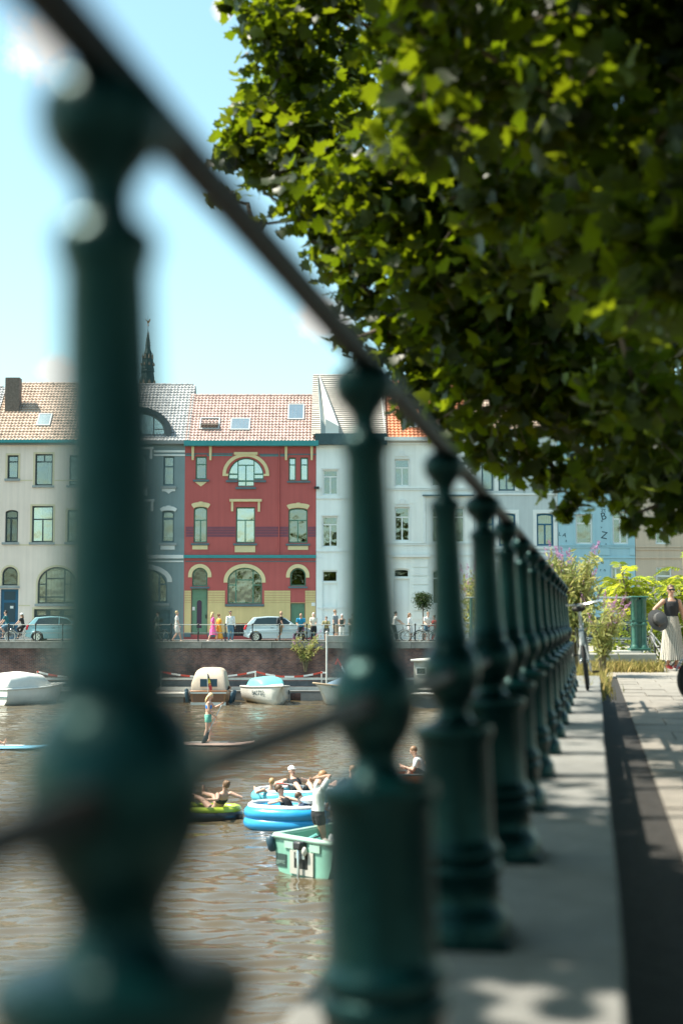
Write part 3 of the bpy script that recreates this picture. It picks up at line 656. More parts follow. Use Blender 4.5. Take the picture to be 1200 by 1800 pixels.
# eyebrow dormer
dz = empty('dormer'); dz.parent = h.root; dz.location = (0, 0, 0)
o_ = arch_pts(660, 1022, 290, 420, 470); cel = [(678, 300, 838, 395), (678, 400, 838, 462), (845, 300, 940, 462), (947, 300, 1010, 398), (947, 404, 1010, 462)]
ins = arch_pts(680, 1008, 306, 420, 464)
pp = [clip(ins, c) for c in cel]; pp = [p for p in pp if len(p) > 2]
f_ = MB().plate(h.P(o_), [h.P(p) for p in pp], .25, .33).build('window', mat('dormer_frame', (.14, .16, .16), .5), h.root, smooth=False)
for p in pp: MB().plate(h.P(p), [], .28, .29).build('pane', GLB, f_, smooth=False)
MB().plate(h.P(arch_pts(664, 1018, 292, 420, 468)), [], .5, .52).build('curtain', m_curtain, f_, smooth=False)
o1 = arch_pts(624, 1056, 262, 420, 471, 20); i1 = arch_pts(660, 1022, 290, 420, 474, 20)
MB().plate(h.P([o1[0]] + [p for p in o1[:1:-1]] + [o1[1]] + [i1[1]] + i1[2:] + [i1[0]]), [], .1, 2.4).build('dormer_hood', mat('dormer_zinc', (.07, .08, .085), .5, vary=.2), h.root, smooth=False)
bpy.data.objects.remove(dz)

# --- cream house
h = House('cream_house', 'cream rendered house with yellow window surrounds and a blue door', Z1, -60, 670)
S_ = dict(sm=m_stone)
win(h, 40, 565, 108, 710, m_dfr, tr=605, sill=(25, 711, 120, 725), curtain=(m_curtain, .05, .28, .95, 1), **S_); win(h, 212, 557, 322, 752, m_dfr, tr=605, topm=(267,), sill=(198, 753, 333, 766), curtain=(m_curtain, .7, .25, .98, 1), glass=GL, **S_)
win(h, 32, 905, 112, 1105, m_dfr, rise=16, tr=955, mull=(66,), bar=10, sill=(15, 1106, 120, 1120), glass=GLD, **S_); win(h, 198, 880, 330, 1105, m_dfr, tr=962, mull=(263,), sill=(183, 1106, 342, 1120), glass=GLB, curtain=(m_curtain, .02, 0, .4, 1), **S_)
win(h, 418, 905, 540, 1105, m_dfr, tr=960, mull=(478,), sill=(403, 1106, 555, 1120), **S_); win(h, 425, 565, 535, 752, m_dfr, tr=605, sill=(410, 753, 550, 766), **S_)
win(h, 19, 1258, 116, 1374, m_dfr, rise=48, glass=GLD, name='fanlight', sill=(5, 1377, 128, 1391), **S_)
win(h, 240, 1258, 480, 1486, m_dfr, rise=105, cells=[(240, 1258, 290, 1365), (240, 1365, 290, 1445), (240, 1445, 290, 1486), (290, 1258, 405, 1330), (290, 1330, 405, 1445), (290, 1445, 405, 1486), (405, 1258, 480, 1365), (405, 1365, 480, 1486)], sill=(225, 1488, 495, 1502), curtain=(m_curtain, .2, .1, .8, .9), **S_)
h.holes.append(h.P([(12, 1708), (122, 1708), (122, 1396), (12, 1396)])); d_ = MB().box(h.X(9), h.X(125), .12, .18, h.Z(1710), h.Z(1394)).build('door', m_bdoor, h.root)
for a, b in ((1410, 1462), (1480, 1600), (1620, 1690)): MB().box(h.X(32), h.X(102), .10, .12, h.Z(b), h.Z(a)).build('panel', mat('dark_blue_panel', (.02, .05, .07), .4), d_, smooth=False)
MB().box(h.X(70), h.X(90), .085, .1, h.Z(1516), h.Z(1500)).build('notice', m_trimw, d_)
win(h, 220, 1520, 480, 1606, m_dfr, cells=[(232, 1526, 295, 1562), (315, 1526, 380, 1562), (400, 1526, 465, 1562)], fr_=4, name='cellar_window', glass=GL)
h.wall(500, m_cream)
def surround(h, x0, y0, x1, y1, t, m): h.shape([(x0 - t, y1), (x0 - t, y0 - t), (x1 + t, y0 - t), (x1 + t, y1), (x1, y1), (x1, y0), (x0, y0), (x0, y1)], m, .025, 'surround')
for r in ((40, 565, 108, 710), (212, 557, 322, 752), (198, 880, 330, 1105), (418, 905, 540, 1105), (220, 1520, 480, 1606)): surround(h, *r, 11, m_yline)
band(h, 8, 127, 1246, 1306, 1374, 11, m_yline, .025); band(h, 229, 491, 1246, 1363, 1486, 11, m_yline, .025)
for y in (718, 1118, 1494): h.trim(335, y, 670, y + 7, m_yline, .012, 'string_course'); h.trim(122, y, 196, y + 7, m_yline, .012, 'string_course')
h.trim(-60, 474, 670, 491, m_teal, .40, 'gutter', .3); h.trim(-60, 491, 670, 502, mat('dentil_grey', (.25, .27, .27), .8), .15, 'cornice', .3)
rf = tile_roof(h, -60, 668, 472, 130, m_tile_b); skylight(h, rf, 195, 312, 282, 386)
# --- neighbour beyond the cream house
h = House('blue_grey_house', 'blue grey house with brick chimney beyond the cream house', Z1, -420, -62)
win(h, -300, 565, -200, 752, m_wfr, tr=620, mull=(-250,)); win(h, -300, 880, -200, 1105, m_wfr, tr=960, mull=(-250,)); h.wall(500, wall_mat('pale_blue_grey_render', (.34, .42, .46)))
rf = tile_roof(h, -420, -64, 472, 150, m_tile_g)
bevel(MB().box(-.45, .45, -.35, .35, -2.2, 1.0).build('chimney', mat('chimney_brick', (.16, .13, .11), .9, vary=.3, vscale=8), h.root, (h.X(-60) + .75, 2.2, h.Z(150))), .02)

# --- white house with the tall slate roof
h = House('white_house', 'plain white house with tall pale slate roof and a dark fascia', Z3, 92, 524)
for x in (133, 335):
    win(h, x, 668, x + 97, 828, m_wfr, tr=712, mull=(x + 48,), glass=GL); win(h, x - 3, 963, x + 97, 1158, m_wfr, tr=1015, mull=(x + 48,), curtain=(m_blind, .02, 0, .98, .74))
win(h, 130, 1305, 228, 1380, m_wfr, name='fanlight'); win(h, 326, 1305, 430, 1520, m_wfr, tr=1385, mull=(380,))
h.holes.append(h.P([(130, 1712), (228, 1712), (228, 1386), (130, 1386)])); d_ = MB().box(h.X(127), h.X(231), .12, .18, h.Z(1714), h.Z(1384)).build('door', m_white, h.root)
for a, b, c, dd in ((140, 1400, 176, 1560), (184, 1400, 220, 1560), (140, 1580, 176, 1690), (184, 1580, 220, 1690)): MB().box(h.X(a), h.X(c), .10, .12, h.Z(dd), h.Z(b)).build('panel', m_white, d_, smooth=False)
h.wall(500, m_white)
for y in (846, 1180): h.trim(92, y, 524, y + 9, m_trimw, .06, 'string_course')
for x in (133, 335):
    for y0, y1 in ((660, 832), (955, 1162)): surround(h, x - 4, y0 + 6, x + 100, y1, 8, m_trimw)
h.trim(92, 514, 524, 530, m_trimw, .12, 'cornice'); h.trim(86, 443, 540, 513, mat('dark_fascia', (.03, .07, .08), .5, vary=.15), .40, 'fascia', .3); h.trim(100, 1540, 524, 1548, m_trimw, .05, 'string_course')
rf = tile_roof(h, 60, 536, 445, 82, m_slate, tw=.5, row=.21, slates=True, gable_m=mat('slate_gable', (.36, .34, .32), .9, vary=.2))
# slanting dormer cheek on that roof
def cheek(xa, xb, xc_, m, name):
    _, ye, ze, D = rf
    p = lambda x, t, up: (h.X(x), ye + t * D, ze + t * D + up)
    a = [p(xa, .0, .06), p(xb, .0, .06), p(xc_, .95, .06)]; b = [p(xa, .0, .95), p(xb, .0, .5), p(xc_, .95, .25)]
    MB().add(a + b, [(0, 1, 2), (3, 5, 4), (0, 3, 4, 1), (1, 4, 5, 2), (2, 5, 3, 0)]).build(name, m, h.root, smooth=False)
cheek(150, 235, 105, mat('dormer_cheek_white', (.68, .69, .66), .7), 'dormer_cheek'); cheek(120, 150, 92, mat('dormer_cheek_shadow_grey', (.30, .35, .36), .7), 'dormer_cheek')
# --- ornate off-white house
h = House('ornate_white_house', 'ornate off white house with orange pantile roof and moulded surrounds', Z3, 526, 1090)
win(h, 587, 600, 684, 772, m_wfr, tr=655, mull=(636,), curtain=(m_curtain, .02, 0, .98, 1)); win(h, 587, 903, 684, 1120, m_wfr, tr=968, mull=(635,))
win(h, 823, 600, 925, 772, m_wfr, tr=655, mull=(874,)); win(h, 823, 905, 925, 1130, m_wfr, tr=968, mull=(874,)); win(h, 823, 1300, 925, 1520, m_wfr, tr=1355, mull=(874,), rise=12); win(h, 960, 905, 1030, 1130, m_wfr, tr=968)
win(h, 580, 1293, 680, 1352, m_wfr, name='fanlight', rise=10, glass=GLD)
h.holes.append(h.P([(580, 1712), (680, 1712), (680, 1358), (580, 1358)])); d_ = MB().box(h.X(577), h.X(683), .12, .18, h.Z(1714), h.Z(1356)).build('door', m_wfr, h.root)
for a in (588, 634): 
    for b, c in ((1372, 1550), (1570, 1690)): MB().box(h.X(a), h.X(a + 38), .10, .12, h.Z(c), h.Z(b)).build('panel', m_wfr, d_, smooth=False)
h.wall(500, m_white2)
h.trim(524, 466, 1092, 488, m_trimw, .42, 'cornice', .3); h.trim(526, 500, 1090, 510, m_trimw, .10, 'string_course')
for k in range(44): h.trim(530 + k * 12.6, 489, 530 + k * 12.6 + 7, 500, m_trimw, .14, 'dentil')
for y in (782, 792, 1130, 1140, 1205): h.trim(526, y, 1090, y + 6, m_trimw, .07, 'string_course')
for x0, y0, x1, y1 in ((587, 600, 684, 772), (587, 903, 684, 1120), (823, 600, 925, 772), (823, 905, 925, 1130)):
    surround(h, x0, y0, x1, y1, 9, m_trimw); surround(h, x0 - 26, y0 - 22, x1 + 26, y1, 8, m_white2)
    cx = (x0 + x1) / 2
    h.shape([(cx + (24 if k % 2 else 17) * cos(k * pi / 8), y0 - 34 + (20 if k % 2 else 14) * sin(k * pi / 8)) for k in range(16)], m_trimw, .09, 'cartouche'); h.shape([(cx - 46, y0 - 14), (cx + 46, y0 - 14), (cx + 30, y0 - 26), (cx - 30, y0 - 26)], m_trimw, .07, 'swag')
for k in range(7):
    for a, b in ((700, 800), (935, 1080)): h.trim(a, 1238 + k * 55, b, 1284 + k * 55, m_white2, .06, 'rustic_block')
h.trim(765, 828, 1090, 836, m_gsill, .25, 'hood'); h.trim(570, 1205, 815, 1222, m_trimw, .22, 'door_hood'); h.trim(765, 836, 782, 1130, m_trimw, .10, 'pilaster')
rf = tile_roof(h, 526, 1090, 466, 120, m_tile_o, tw=.24); skylight(h, rf, 683, 352, 742, 405)
MB().bar((h.X(530), -.3, h.Z(468)), (h.X(510), 3.0, h.Z(120)), .05, 6).build('verge_strip', m_trimw, h.root)
# --- cool grey house
h = House("cool_grey_house", 'cool grey house with white window surrounds beside the blue house', Z4, 153, 571)
for y0, y1 in ((-60, 122), (235, 398)):
    for x in (190, 275, 465): win(h, x, y0, x + 84 if x != 190 else 250, y1, m_bdoor if y0 > 0 else m_gsill, tr=y0 + 55, mull=(x + 42,) if x > 200 else (), rise=8, curtain=(m_blind, .02, 0, .98, .97))
for x in (190, 300, 440): win(h, x, 520, x + 80, 690, m_wfr, tr=570)
h.wall(-170, m_grey2)
for y0, y1 in ((-60, 122), (235, 398)):
    for x in (275, 465): surround(h, x, y0, x + 84, y1, 18, m_trimw)
for y in (135, 405, 425, 470): h.trim(153, y, 571, y + 8, m_trimw, .06, 'string_course')
for x in (150, 290, 440): h.trim(x, 440, x + 90, 466, m_grey2, .04, 'panel')
h.trim(153, -185, 571, -168, m_trimw, .3, 'gutter', .3); tile_roof(h, 153, 571, -186, -400, m_tile_b)
# --- blue house with letters
h = House('pale_blue_house', 'pale blue house with small dark letters scattered over the facade', Z4, 573, 957)
for y0, y1 in ((-60, 110), (225, 390)):
    win(h, 845, y0, 925, y1, m_wfr, tr=y0 + 38, mull=(885,), glass=GL); win(h, 660, y0 + 15, 746, y1, m_wfr, tr=y0 + 60, curtain=(m_blind, 0, 0, 1, .8))
win(h, 835, 503, 930, 580, m_wfr, mull=(860, 905)); win(h, 640, 503, 750, 580, m_wfr, mull=(695,))
h.wall(-170, m_bluew)
for y in (392, 402, 455): h.trim(573, y, 957, y + 6, m_bluew, .06, 'string_course')
for x0, x1 in ((770, 830), (930, 956), (590, 640)): h.trim(x0, 410, x1, 445, m_bluew, .05, 'panel')
h.trim(755, 470, 830, 640, m_bluew, .05, 'panel'); surround(h, 845, 225, 925, 390, 10, m_bluew); surround(h, 660, 240, 746, 390, 10, m_bluew)
m_letter = mat('letter_ink', (.03, .07, .09), .6)
for ch, x, y, sz, rot in (('B', 801, 251, .62, -.25), ('Z', 803, 347, .62, .2), ('E', 809, 427, .42, -.9), ('S', 795, 222, .32, .3), ('T', 808, 224, .3, -.2), ('o', 793, 272, .25, 0), ('v', 790, 305, .25, .4), ('L', 580, 340, .3, .1), ('A', 604, 345, .35, .3), ('u', 790, 480, .3, .2), ('r', 782, 520, .25, 0), ('n', 803, 520, .25, .5), ('o', 798, 572, .28, 0), ('c', 795, 612, .28, .2), ('J', 800, 690, .6, 1.5), ('e', 812, 390, .25, 0), ('k', 786, 395, .25, .3), ('G', 625, 180, .4, 0), ('m', 640, 150, .3, .2), ('s', 612, 372, .25, .1)):
    linked('letter', text_mesh(ch, sz, m_letter, 'letter', .004), h.root, (h.X(x), -.058 if 755 < x < 830 and 470 < y < 640 else -.008, h.Z(y)), (pi / 2, rot, 0))
h.trim(573, -185, 957, -168, m_trimw, .3, 'gutter', .3); tile_roof(h, 573, 957, -186, -400, m_tile_r)
# --- tan houses to the side
h = House('tan_house', 'tan rendered house beside the pale blue house', Z4, 959, 1420)
for y0, y1 in ((-60, 110), (285, 390)):
    for x in (1060, 1240): win(h, x, y0, x + 76, y1, m_wfr, tr=y0 + 30, mull=(x + 38,))
win(h, 1060, 503, 1140, 680, m_wfr, tr=550); h.wall(-170, m_beige)
for y in (400, 412, 455): h.trim(959, y, 1420, y + 7, m_beige, .06, 'string_course')
h.trim(959, -185, 1420, -168, m_trimw, .3, 'gutter', .3); tile_roof(h, 959, 1420, -186, -400, m_tile_b)

# --- plainer houses that carry the row on at both ends
for nm, lab, xa, xb, wm, tm in (('ochre_house', 'plain ochre house beyond the blue grey house', -860, -424, m_yel, m_tile_o), ('brick_house', 'plain brick red house beyond the tan house', 4560, 5000, wall_mat('dull_brick_render', (.34, .16, .12)), m_tile_g)):
    h = House(nm, lab, Z1, xa, xb)
    for y0, y1 in ((565, 752), (880, 1105), (1280, 1500)):
        for x in (xa + 70, xa + 190, xa + 310): win(h, x, y0, x + 80, y1, m_wfr, tr=y0 + 55, mull=(x + 40,), sill=(x - 12, y1 + 3, x + 92, y1 + 16), sm=m_stone)
    h.wall(500, wm); h.trim(xa, 474, xb, 494, m_trimw, .38, 'gutter', .3); h.trim(xa, 1180, xb, 1192, m_trimw, .06, 'string_course'); tile_roof(h, xa, xb, 472, 150, tm)

# ------------------------------------------------------------------ church spire behind the roofs
SY = 260; sp = at(259, 700, SY); k_ = SY / FPX
spire = empty('church_spire', (sp.x, SY, QUAY_Z), 0, 'dark slate church spire with gilded weathercock behind the grey roof', 'church tower')
m_sp = mat('spire_slate', (.035, .075, .075), .7, vary=.4, vscale=1.2); m_gold = mat('gilded_copper', (.45, .22, .10), .35, .6); m_spst = mat('spire_stone', (.38, .28, .20), .8, vary=.2)
zz = lambda v: at(259, v, SY).z - QUAY_Z
MB().lathe([(1.75, 0), (1.75, zz(690)), (1.45, zz(681)), (1.30, zz(668)), (1.15, zz(655)), (1.28, zz(654)), (1.28, zz(652)), (1.18, zz(651)), (1.22, zz(648)), (1.12, zz(646))], n=8).build('tower', m_sp, spire, smooth=False)
MB().lathe([(1.12, zz(646)), (1.10, zz(640)), (1.02, zz(632)), (1.06, zz(631.5)), (.72, zz(631)), (.72, zz(623)), (.8, zz(622)), (.75, zz(621)), (.5, zz(614)), (.44, zz(607)), (.30, zz(596)), (.17, zz(588)), (.06, zz(582)), (.03, zz(574))], n=8).build('spire', m_sp, spire, smooth=False)
MB().ellipsoid((0, 0, zz(571.5)), (.17, .17, .17)).build('ball', m_gold, spire); MB().bar((0, 0, zz(575)), (0, 0, zz(554)), .03).build('rod', m_sp, spire)
MB().plate([(-.5, .95), (-.42, .55), (-.2, .3), (-.12, 0), (.12, 0), (.2, .2), (.38, .5), (.42, .8), (.32, .88), (.2, .7), (.1, .5), (-.15, .45), (-.35, .7)], [], -.06, .06).build('weathercock', m_gold, spire, (0, 0, zz(568.5)), smooth=False)
for j in range(8):
    a = j * pi / 4 + pi / 8
    for rr_, v0, v1, w_ in ((1.42, 680, 668, .22), (1.22, 643, 638, .16), (.95, 631, 622, .10)):
        q = MB().box(-w_, w_, -.08, .08, 0, (zz(v1) - zz(v0)) * .7); q.add([(-w_, -.08, (zz(v1) - zz(v0)) * .7), (w_, -.08, (zz(v1) - zz(v0)) * .7), (0, -.08, zz(v1) - zz(v0)), (0, .08, zz(v1) - zz(v0))], [(0, 1, 2), (0, 2, 3), (1, 3, 2)])
        q.build('dormer', m_spst, spire, (rr_ * cos(a), rr_ * sin(a), zz(v0)), (0, 0, a + pi / 2), smooth=False)
    for n_, v in enumerate((607, 602, 598, 594, 590, 586)):
        r0 = .44 * (v - 578) / 30
        MB().tube([(r0 * cos(a), r0 * sin(a), zz(v)), ((r0 + .16) * cos(a), (r0 + .16) * sin(a), zz(v) + .05)], [.05, .03], 5).build('crocket', m_spst, spire)

# ================================================================== foliage
MAPLE = np.array([(0, -.42, 0), (.12, -.30, .0), (.42, -.36, .05), (.36, -.10, .02), (.54, .14, .08), (.32, .16, .03), (.24, .34, .03), (.02, .60, .07), (-.20, .34, .03), (-.31, .18, .03), (-.52, .16, .08), (-.37, -.08, .02), (-.44, -.32, .05), (-.13, -.28, .0)])
LOBE = np.array([(0, -.42, 0), (.45, -.2, .05), (.45, .25, .05), (0, .55, .05), (-.45, .25, .05), (-.45, -.2, .05)])
LANCE = np.array([(0, -.5, 0), (.11, -.15, .04), (.10, .12, .03), (0, .5, -.06), (-.10, .12, .03), (-.11, -.15, .04)])
OVAL = np.array([(0, -.5, 0), (.2, -.25, .05), (.25, .05, .06), (.14, .32, .03), (0, .5, 0), (-.14, .32, .03), (-.25, .05, .06), (-.2, -.25, .05)])
def rot_from(normal, rng, N):
    n = normal / np.linalg.norm(normal, axis=1, keepdims=True)
    t = rng.normal(size=(N, 3)); t -= n * (t * n).sum(1, keepdims=True); t /= np.linalg.norm(t, axis=1, keepdims=True)
    b = np.cross(n, t); return np.stack([b, t, n], axis=2)
def make_leaves(name, C, size, m, parent, rng, shape=MAPLE, up=.9, tint0=(.75, .85, .7), tint1=(1.25, 1.15, 1.1), R=None):
    N = len(C); K = len(shape)
    if R is None:
        nr = rng.normal(size=(N, 3)); nr[:, 2] += up; R = rot_from(nr, rng, N)
    P = np.concatenate([np.zeros((1, 3)), shape]); P[0, 2] = -.03
    V = np.einsum('nij,kj->nki', R, P) * size[:, None, None] + C[:, None, :]
    V = V.reshape(-1, 3); k = np.arange(1, K + 1); tri = np.stack([np.zeros(K, int), k, np.roll(k, -1)], axis=1)
    F = (tri[None] + (np.arange(N) * (K + 1))[:, None, None]).reshape(-1, 3)
    me = bpy.data.meshes.new(name); me.vertices.add(len(V)); me.vertices.foreach_set('co', V.astype(np.float32).ravel())
    me.loops.add(len(F) * 3); me.loops.foreach_set('vertex_index', F.astype(np.int32).ravel()); me.polygons.add(len(F))
    me.polygons.foreach_set('loop_start', np.arange(0, len(F) * 3, 3, dtype=np.int32)); me.update(calc_edges=True)
    w = rng.random(N)[:, None]; tn = np.array(tint0) * (1 - w) + np.array(tint1) * w; tn = np.concatenate([tn, np.ones((N, 1))], axis=1)
    a = me.attributes.new('tint', 'FLOAT_COLOR', 'POINT'); a.data.foreach_set('color', np.repeat(tn, K + 1, axis=0).astype(np.float32).ravel())
    me.materials.append(m)
    o = bpy.data.objects.new(name, me); COL.objects.link(o); o.parent = parent
    return o
m_bark = mat('plane_bark', (.16, .13, .10), .9, vary=.4, vscale=6, bump=.6, bscale=18)
m_leaf = leaf_mat('plane_leaf', (.010, .024, .005), (.30, .40, .010), .30)
def blob_points(blobs, dens, rng):
    C = []; O = []
    for x, y, z, r in blobs:
        n = max(20, int(dens * r * r)); d = rng.normal(size=(n, 3)); d /= np.linalg.norm(d, axis=1, keepdims=True)
        rad = r * rng.random(n) ** .45 * (1 + .18 * rng.normal(size=n)); p = d * rad[:, None]; p[:, 2] *= .8
        C.append(p + np.array([x, y, z])); O.append(d)
    return np.concatenate(C), np.concatenate(O)
def plane_tree(label, base, blobs, fork_z, seed, dens=800, trunk_r=.28, parts=0):
    rng = np.random.RandomState(seed); r = random.Random(seed)
    root = empty('plane_tree', base, 0, label, 'tree'); B = Vector(base)
    fk = Vector((r.uniform(-.15, .15), r.uniform(-.15, .15), fork_z))
    MB().tube([(0, 0, -.1), (0.02, 0, .3), fk * .6, fk, fk + Vector((0, 0, 2.2))], [trunk_r * 1.35, trunk_r * 1.05, trunk_r * .9, trunk_r * .8, trunk_r * .35], 14).build('trunk', m_bark, root)
    loc = [(x - B.x, y - B.y, z - B.z, q) for x, y, z, q in blobs]
    hubs = []                                       # main limbs reach groups of blobs, then thin branches reach each blob
    pts = np.array([b[:3] for b in loc]); cand = np.argsort(np.linalg.norm(pts[:, :2], axis=1))[:max(8, len(pts) // 2)]; idx = rng.choice(cand, min(7, len(cand)), replace=False)
    lim = MB()
    for k in idx:
        e = Vector(pts[k]); st = fk + Vector((0, 0, r.uniform(-.2, 1.5))); mid = st.lerp(e, .5) + Vector((r.uniform(-.3, .3), r.uniform(-.3, .3), .35))
        MB().tube([st, st.lerp(mid, .5) + Vector((0, 0, .12)), mid, e], [trunk_r * .42, trunk_r * .33, trunk_r * .24, .03], 9).build('limb', m_bark, root); hubs += [mid, e, mid.lerp(e, .5)]
    tw = MB()
    todo = sorted(loc, key=lambda q: min((h_ - Vector(q[:3])).length for h_ in hubs)); done = list(hubs)
    for p in todo:
        e = Vector(p[:3]); h_ = min(done, key=lambda q: (q - e).length); done.append(e)
        tw.tube([h_, h_.lerp(e, .5) + Vector((r.uniform(-.12, .12), r.uniform(-.12, .12), r.uniform(0, .15))), e], [.03, .02, .009], 5)
        for _ in range(5):
            d = Vector((r.gauss(0, 1), r.gauss(0, 1), r.gauss(0, .7))).normalized() * p[3]
            tw.tube([e, e + d * .5 + Vector((0, 0, .04)), e + d], [.009, .006, .003], 4, cap=False)
    tag(tw.build('branches', m_bark, root), kind='stuff')
    C, O = blob_points(loc, dens, rng)
    nr = rng.normal(size=C.shape) * .75 + O * .35; nr[:, 2] += .75
    size = rng.uniform(.10, .19, len(C))
    if parts:
        cl = np.array([-B.x, -B.y, CAMZ - B.z]); dist = np.linalg.norm(C - cl, axis=1)
        front = np.where((C[:, 1] + B.y > 3.5) & (C[:, 2] + B.z < 1 + .44 * (C[:, 1] + B.y)))[0]
        pick = front[np.argsort(dist[front])[:parts]]
        keep = np.ones(len(C), bool); keep[pick] = False
        var = []
        for v_ in range(6):
            o = make_leaves('leaf', np.zeros((1, 3)), np.array([.165]), m_leaf, root, np.random.RandomState(v_), R=np.eye(3)[None]); var.append(o.data); bpy.data.objects.remove(o)
        Rm = rot_from(nr[pick], rng, len(pick))
        for j, q in enumerate(pick):
            o = linked('leaf', var[j % 6], root); o.matrix_local = Matrix.Translation(C[q]) @ Matrix(Rm[j].tolist()).to_4x4()
        C, nr, size = C[keep], nr[keep], size[keep]
    wy, wz = C[:, 1] + B.y, C[:, 2] + B.z; seen = (wy > 3) & (wz < 1 + .45 * wy + .4) if B.y > 3 and B.x < 9 else np.zeros(len(C), bool)
    if seen.any():
        drop = (~seen) & (rng.random(len(C)) < .4); kp = ~drop; C, nr, size, seen = C[kp], nr[kp], size[kp], seen[kp]; size = np.where(seen, size, size * 1.28)
    for nm_, k_, shp in (('crown', seen, MAPLE), ('upper_crown', ~seen, LOBE)):
        if k_.any(): tag(make_leaves(nm_ if k_ is seen or seen.any() else 'crown', C[k_], size[k_], m_leaf, root, rng, shp, R=rot_from(nr[k_], rng, int(k_.sum()))), kind='stuff')
    return root
def inside(poly, u, v):
    c = False
    for i in range(len(poly)):
        (x1, y1), (x2, y2) = poly[i], poly[i - 1]
        if (y1 > v) != (y2 > v) and u < (x2 - x1) * (v - y1) / (y2 - y1) + x1: c = not c
    return c
# crown of the tree over the path: foliage clumps at their own distances
EDGE = [(455, -60), (470, 60), (485, 130), (430, 190), (415, 260), (470, 330), (560, 420), (600, 490), (650, 560), (735, 640), (800, 720), (880, 780), (960, 815), (1080, 840), (1150, 860), (1290, 880), (1290, -60)]
tr = random.Random(5); far_b = []; near_b = []
for (u, v, Y, r) in ((470, 40, 13.6, .42), (520, 120, 13.8, .50), (455, 205, 14.0, .40), (420, 255, 13.8, .30), (480, 290, 14, .42), (545, 250, 13.6, .6), (560, 370, 13.6, .45), (610, 450, 13.4, .42), (650, 520, 13.4, .42), (600, 330, 13.2, .6), (700, 600, 13.2, .45), (770, 680, 13, .45), (845, 765, 13.4, .38), (905, 800, 13.8, .35), (980, 830, 14, .35), (1060, 845, 14, .40), (1130, 855, 13.6, .38), (1200, 880, 13.2, .45),
                     (378, 348, 13.9, .13), (400, 350, 13.9, .10), (605, 600, 12.8, .16), (445, 395, 13.7, .12), (1010, 890, 13.5, .14), (990, 905, 13.5, .10), (1110, 905, 13, .16), (720, 700, 13.2, .22), (760, 745, 12.5, .16), (400, 10, 14, .12)):
    p = at(u, v, Y); far_b.append((p.x, p.y, p.z, r))
while len(far_b) < 84:
    u, v = tr.uniform(440, 1290), tr.uniform(-60, 880)
    if not inside(EDGE, u - 40, v + 30): continue
    p = at(u, v, tr.uniform(11.5, 16.5)); far_b.append((p.x, p.y, p.z, tr.uniform(.45, .75)))
while len(near_b) < 46:
    u, v = tr.uniform(680, 1330), tr.uniform(-80, 740)
    if not inside(EDGE, u - 170, v + 90): continue
    p = at(u, v, tr.uniform(6.6, 11)); near_b.append((p.x, p.y, p.z, tr.uniform(.28, .5)))
for _ in range(120):                               # the part of the crown above the picture that shades ledge and path
    y = tr.uniform(-1.5, 12.5); x = tr.uniform(-5.4, 3.5); zmin = 1 + .47 * max(y, 0) + .9; z = max(zmin, 3.6) + tr.uniform(0, 1.8)
    q0 = Vector((-.25, 1.12, .75)); q1 = Vector((x, y, z)) - q0; off = (q1 - SUN * q1.dot(SUN)).length
    if off > 1.6: near_b.append((x, y, z, tr.uniform(.55, .85)))
for _ in range(14):
    y = tr.uniform(10.5, 16); near_b.append((tr.uniform(-.5, 4), y, 1 + .47 * y + 1.2 + tr.uniform(0, 1.5), tr.uniform(.6, .9)))
for _ in range(130):                                # upper crown, above the picture
    y = tr.uniform(-1, 16); near_b.append((tr.uniform(1.0, 8), y, 1 + .47 * y + .9 + tr.uniform(0, 3.5), tr.uniform(.6, .95)))
while len(far_b) < 112:
    u, v = tr.uniform(640, 1300), tr.uniform(-60, 820)
    if not inside(EDGE, u - 90, v + 70): continue
    p = at(u, v, tr.uniform(16, 19)); far_b.append((p.x, p.y, p.z, tr.uniform(.55, .85)))
plane_tree('plane tree with drooping dark crown over the near railing', rail_pt(5.2, 4.3, 0), near_b, 3.0, 21, dens=980, parts=280)
plane_tree('plane tree with sunlit yellow green edge overhanging the canal', rail_pt(14, 4.9, 0), far_b, 2.6, 33, dens=1000)
# more trees of the same row farther back along the bank (the farther ones show in the far window panes)
bb = [(tr.gauss(0, 2.2), tr.gauss(0, 2.2), 6.5 + tr.gauss(0, 2.0), tr.uniform(.9, 1.4)) for _ in range(26)]
for i, (x, y, w_) in enumerate(((-.2, -7.5, 'first'), (-2.4, -16, 'second'), (-5, -25, 'third'), (-9, -34, 'fourth'), (-12, -42, 'fifth'), (-15, -50, 'sixth'))):  # nearest ones are added behind the camera to keep sky light off posts and path
    plane_tree('unseen round crowned plane tree on the near bank, %s of the row away from the railing' % w_, (x + 4.2, y, 0), [(x + 4.2 + a, y + b, c, d) for a, b, c, d in bb], 3.0, 50 + i, dens=260)

for i, (x, y, w_) in enumerate(((10.2, .5, 'nearest the ledge corner'), (10.8, 10.5, 'beside the fat tyred bicycle'))):  # added out of view to block sky light from the right
    plane_tree('added unseen round crowned plane tree across the path, ' + w_, (x, y, 0), [(x + a, y + b, c - .6, d) for a, b, c, d in bb], 3.0, 70 + i, dens=260)

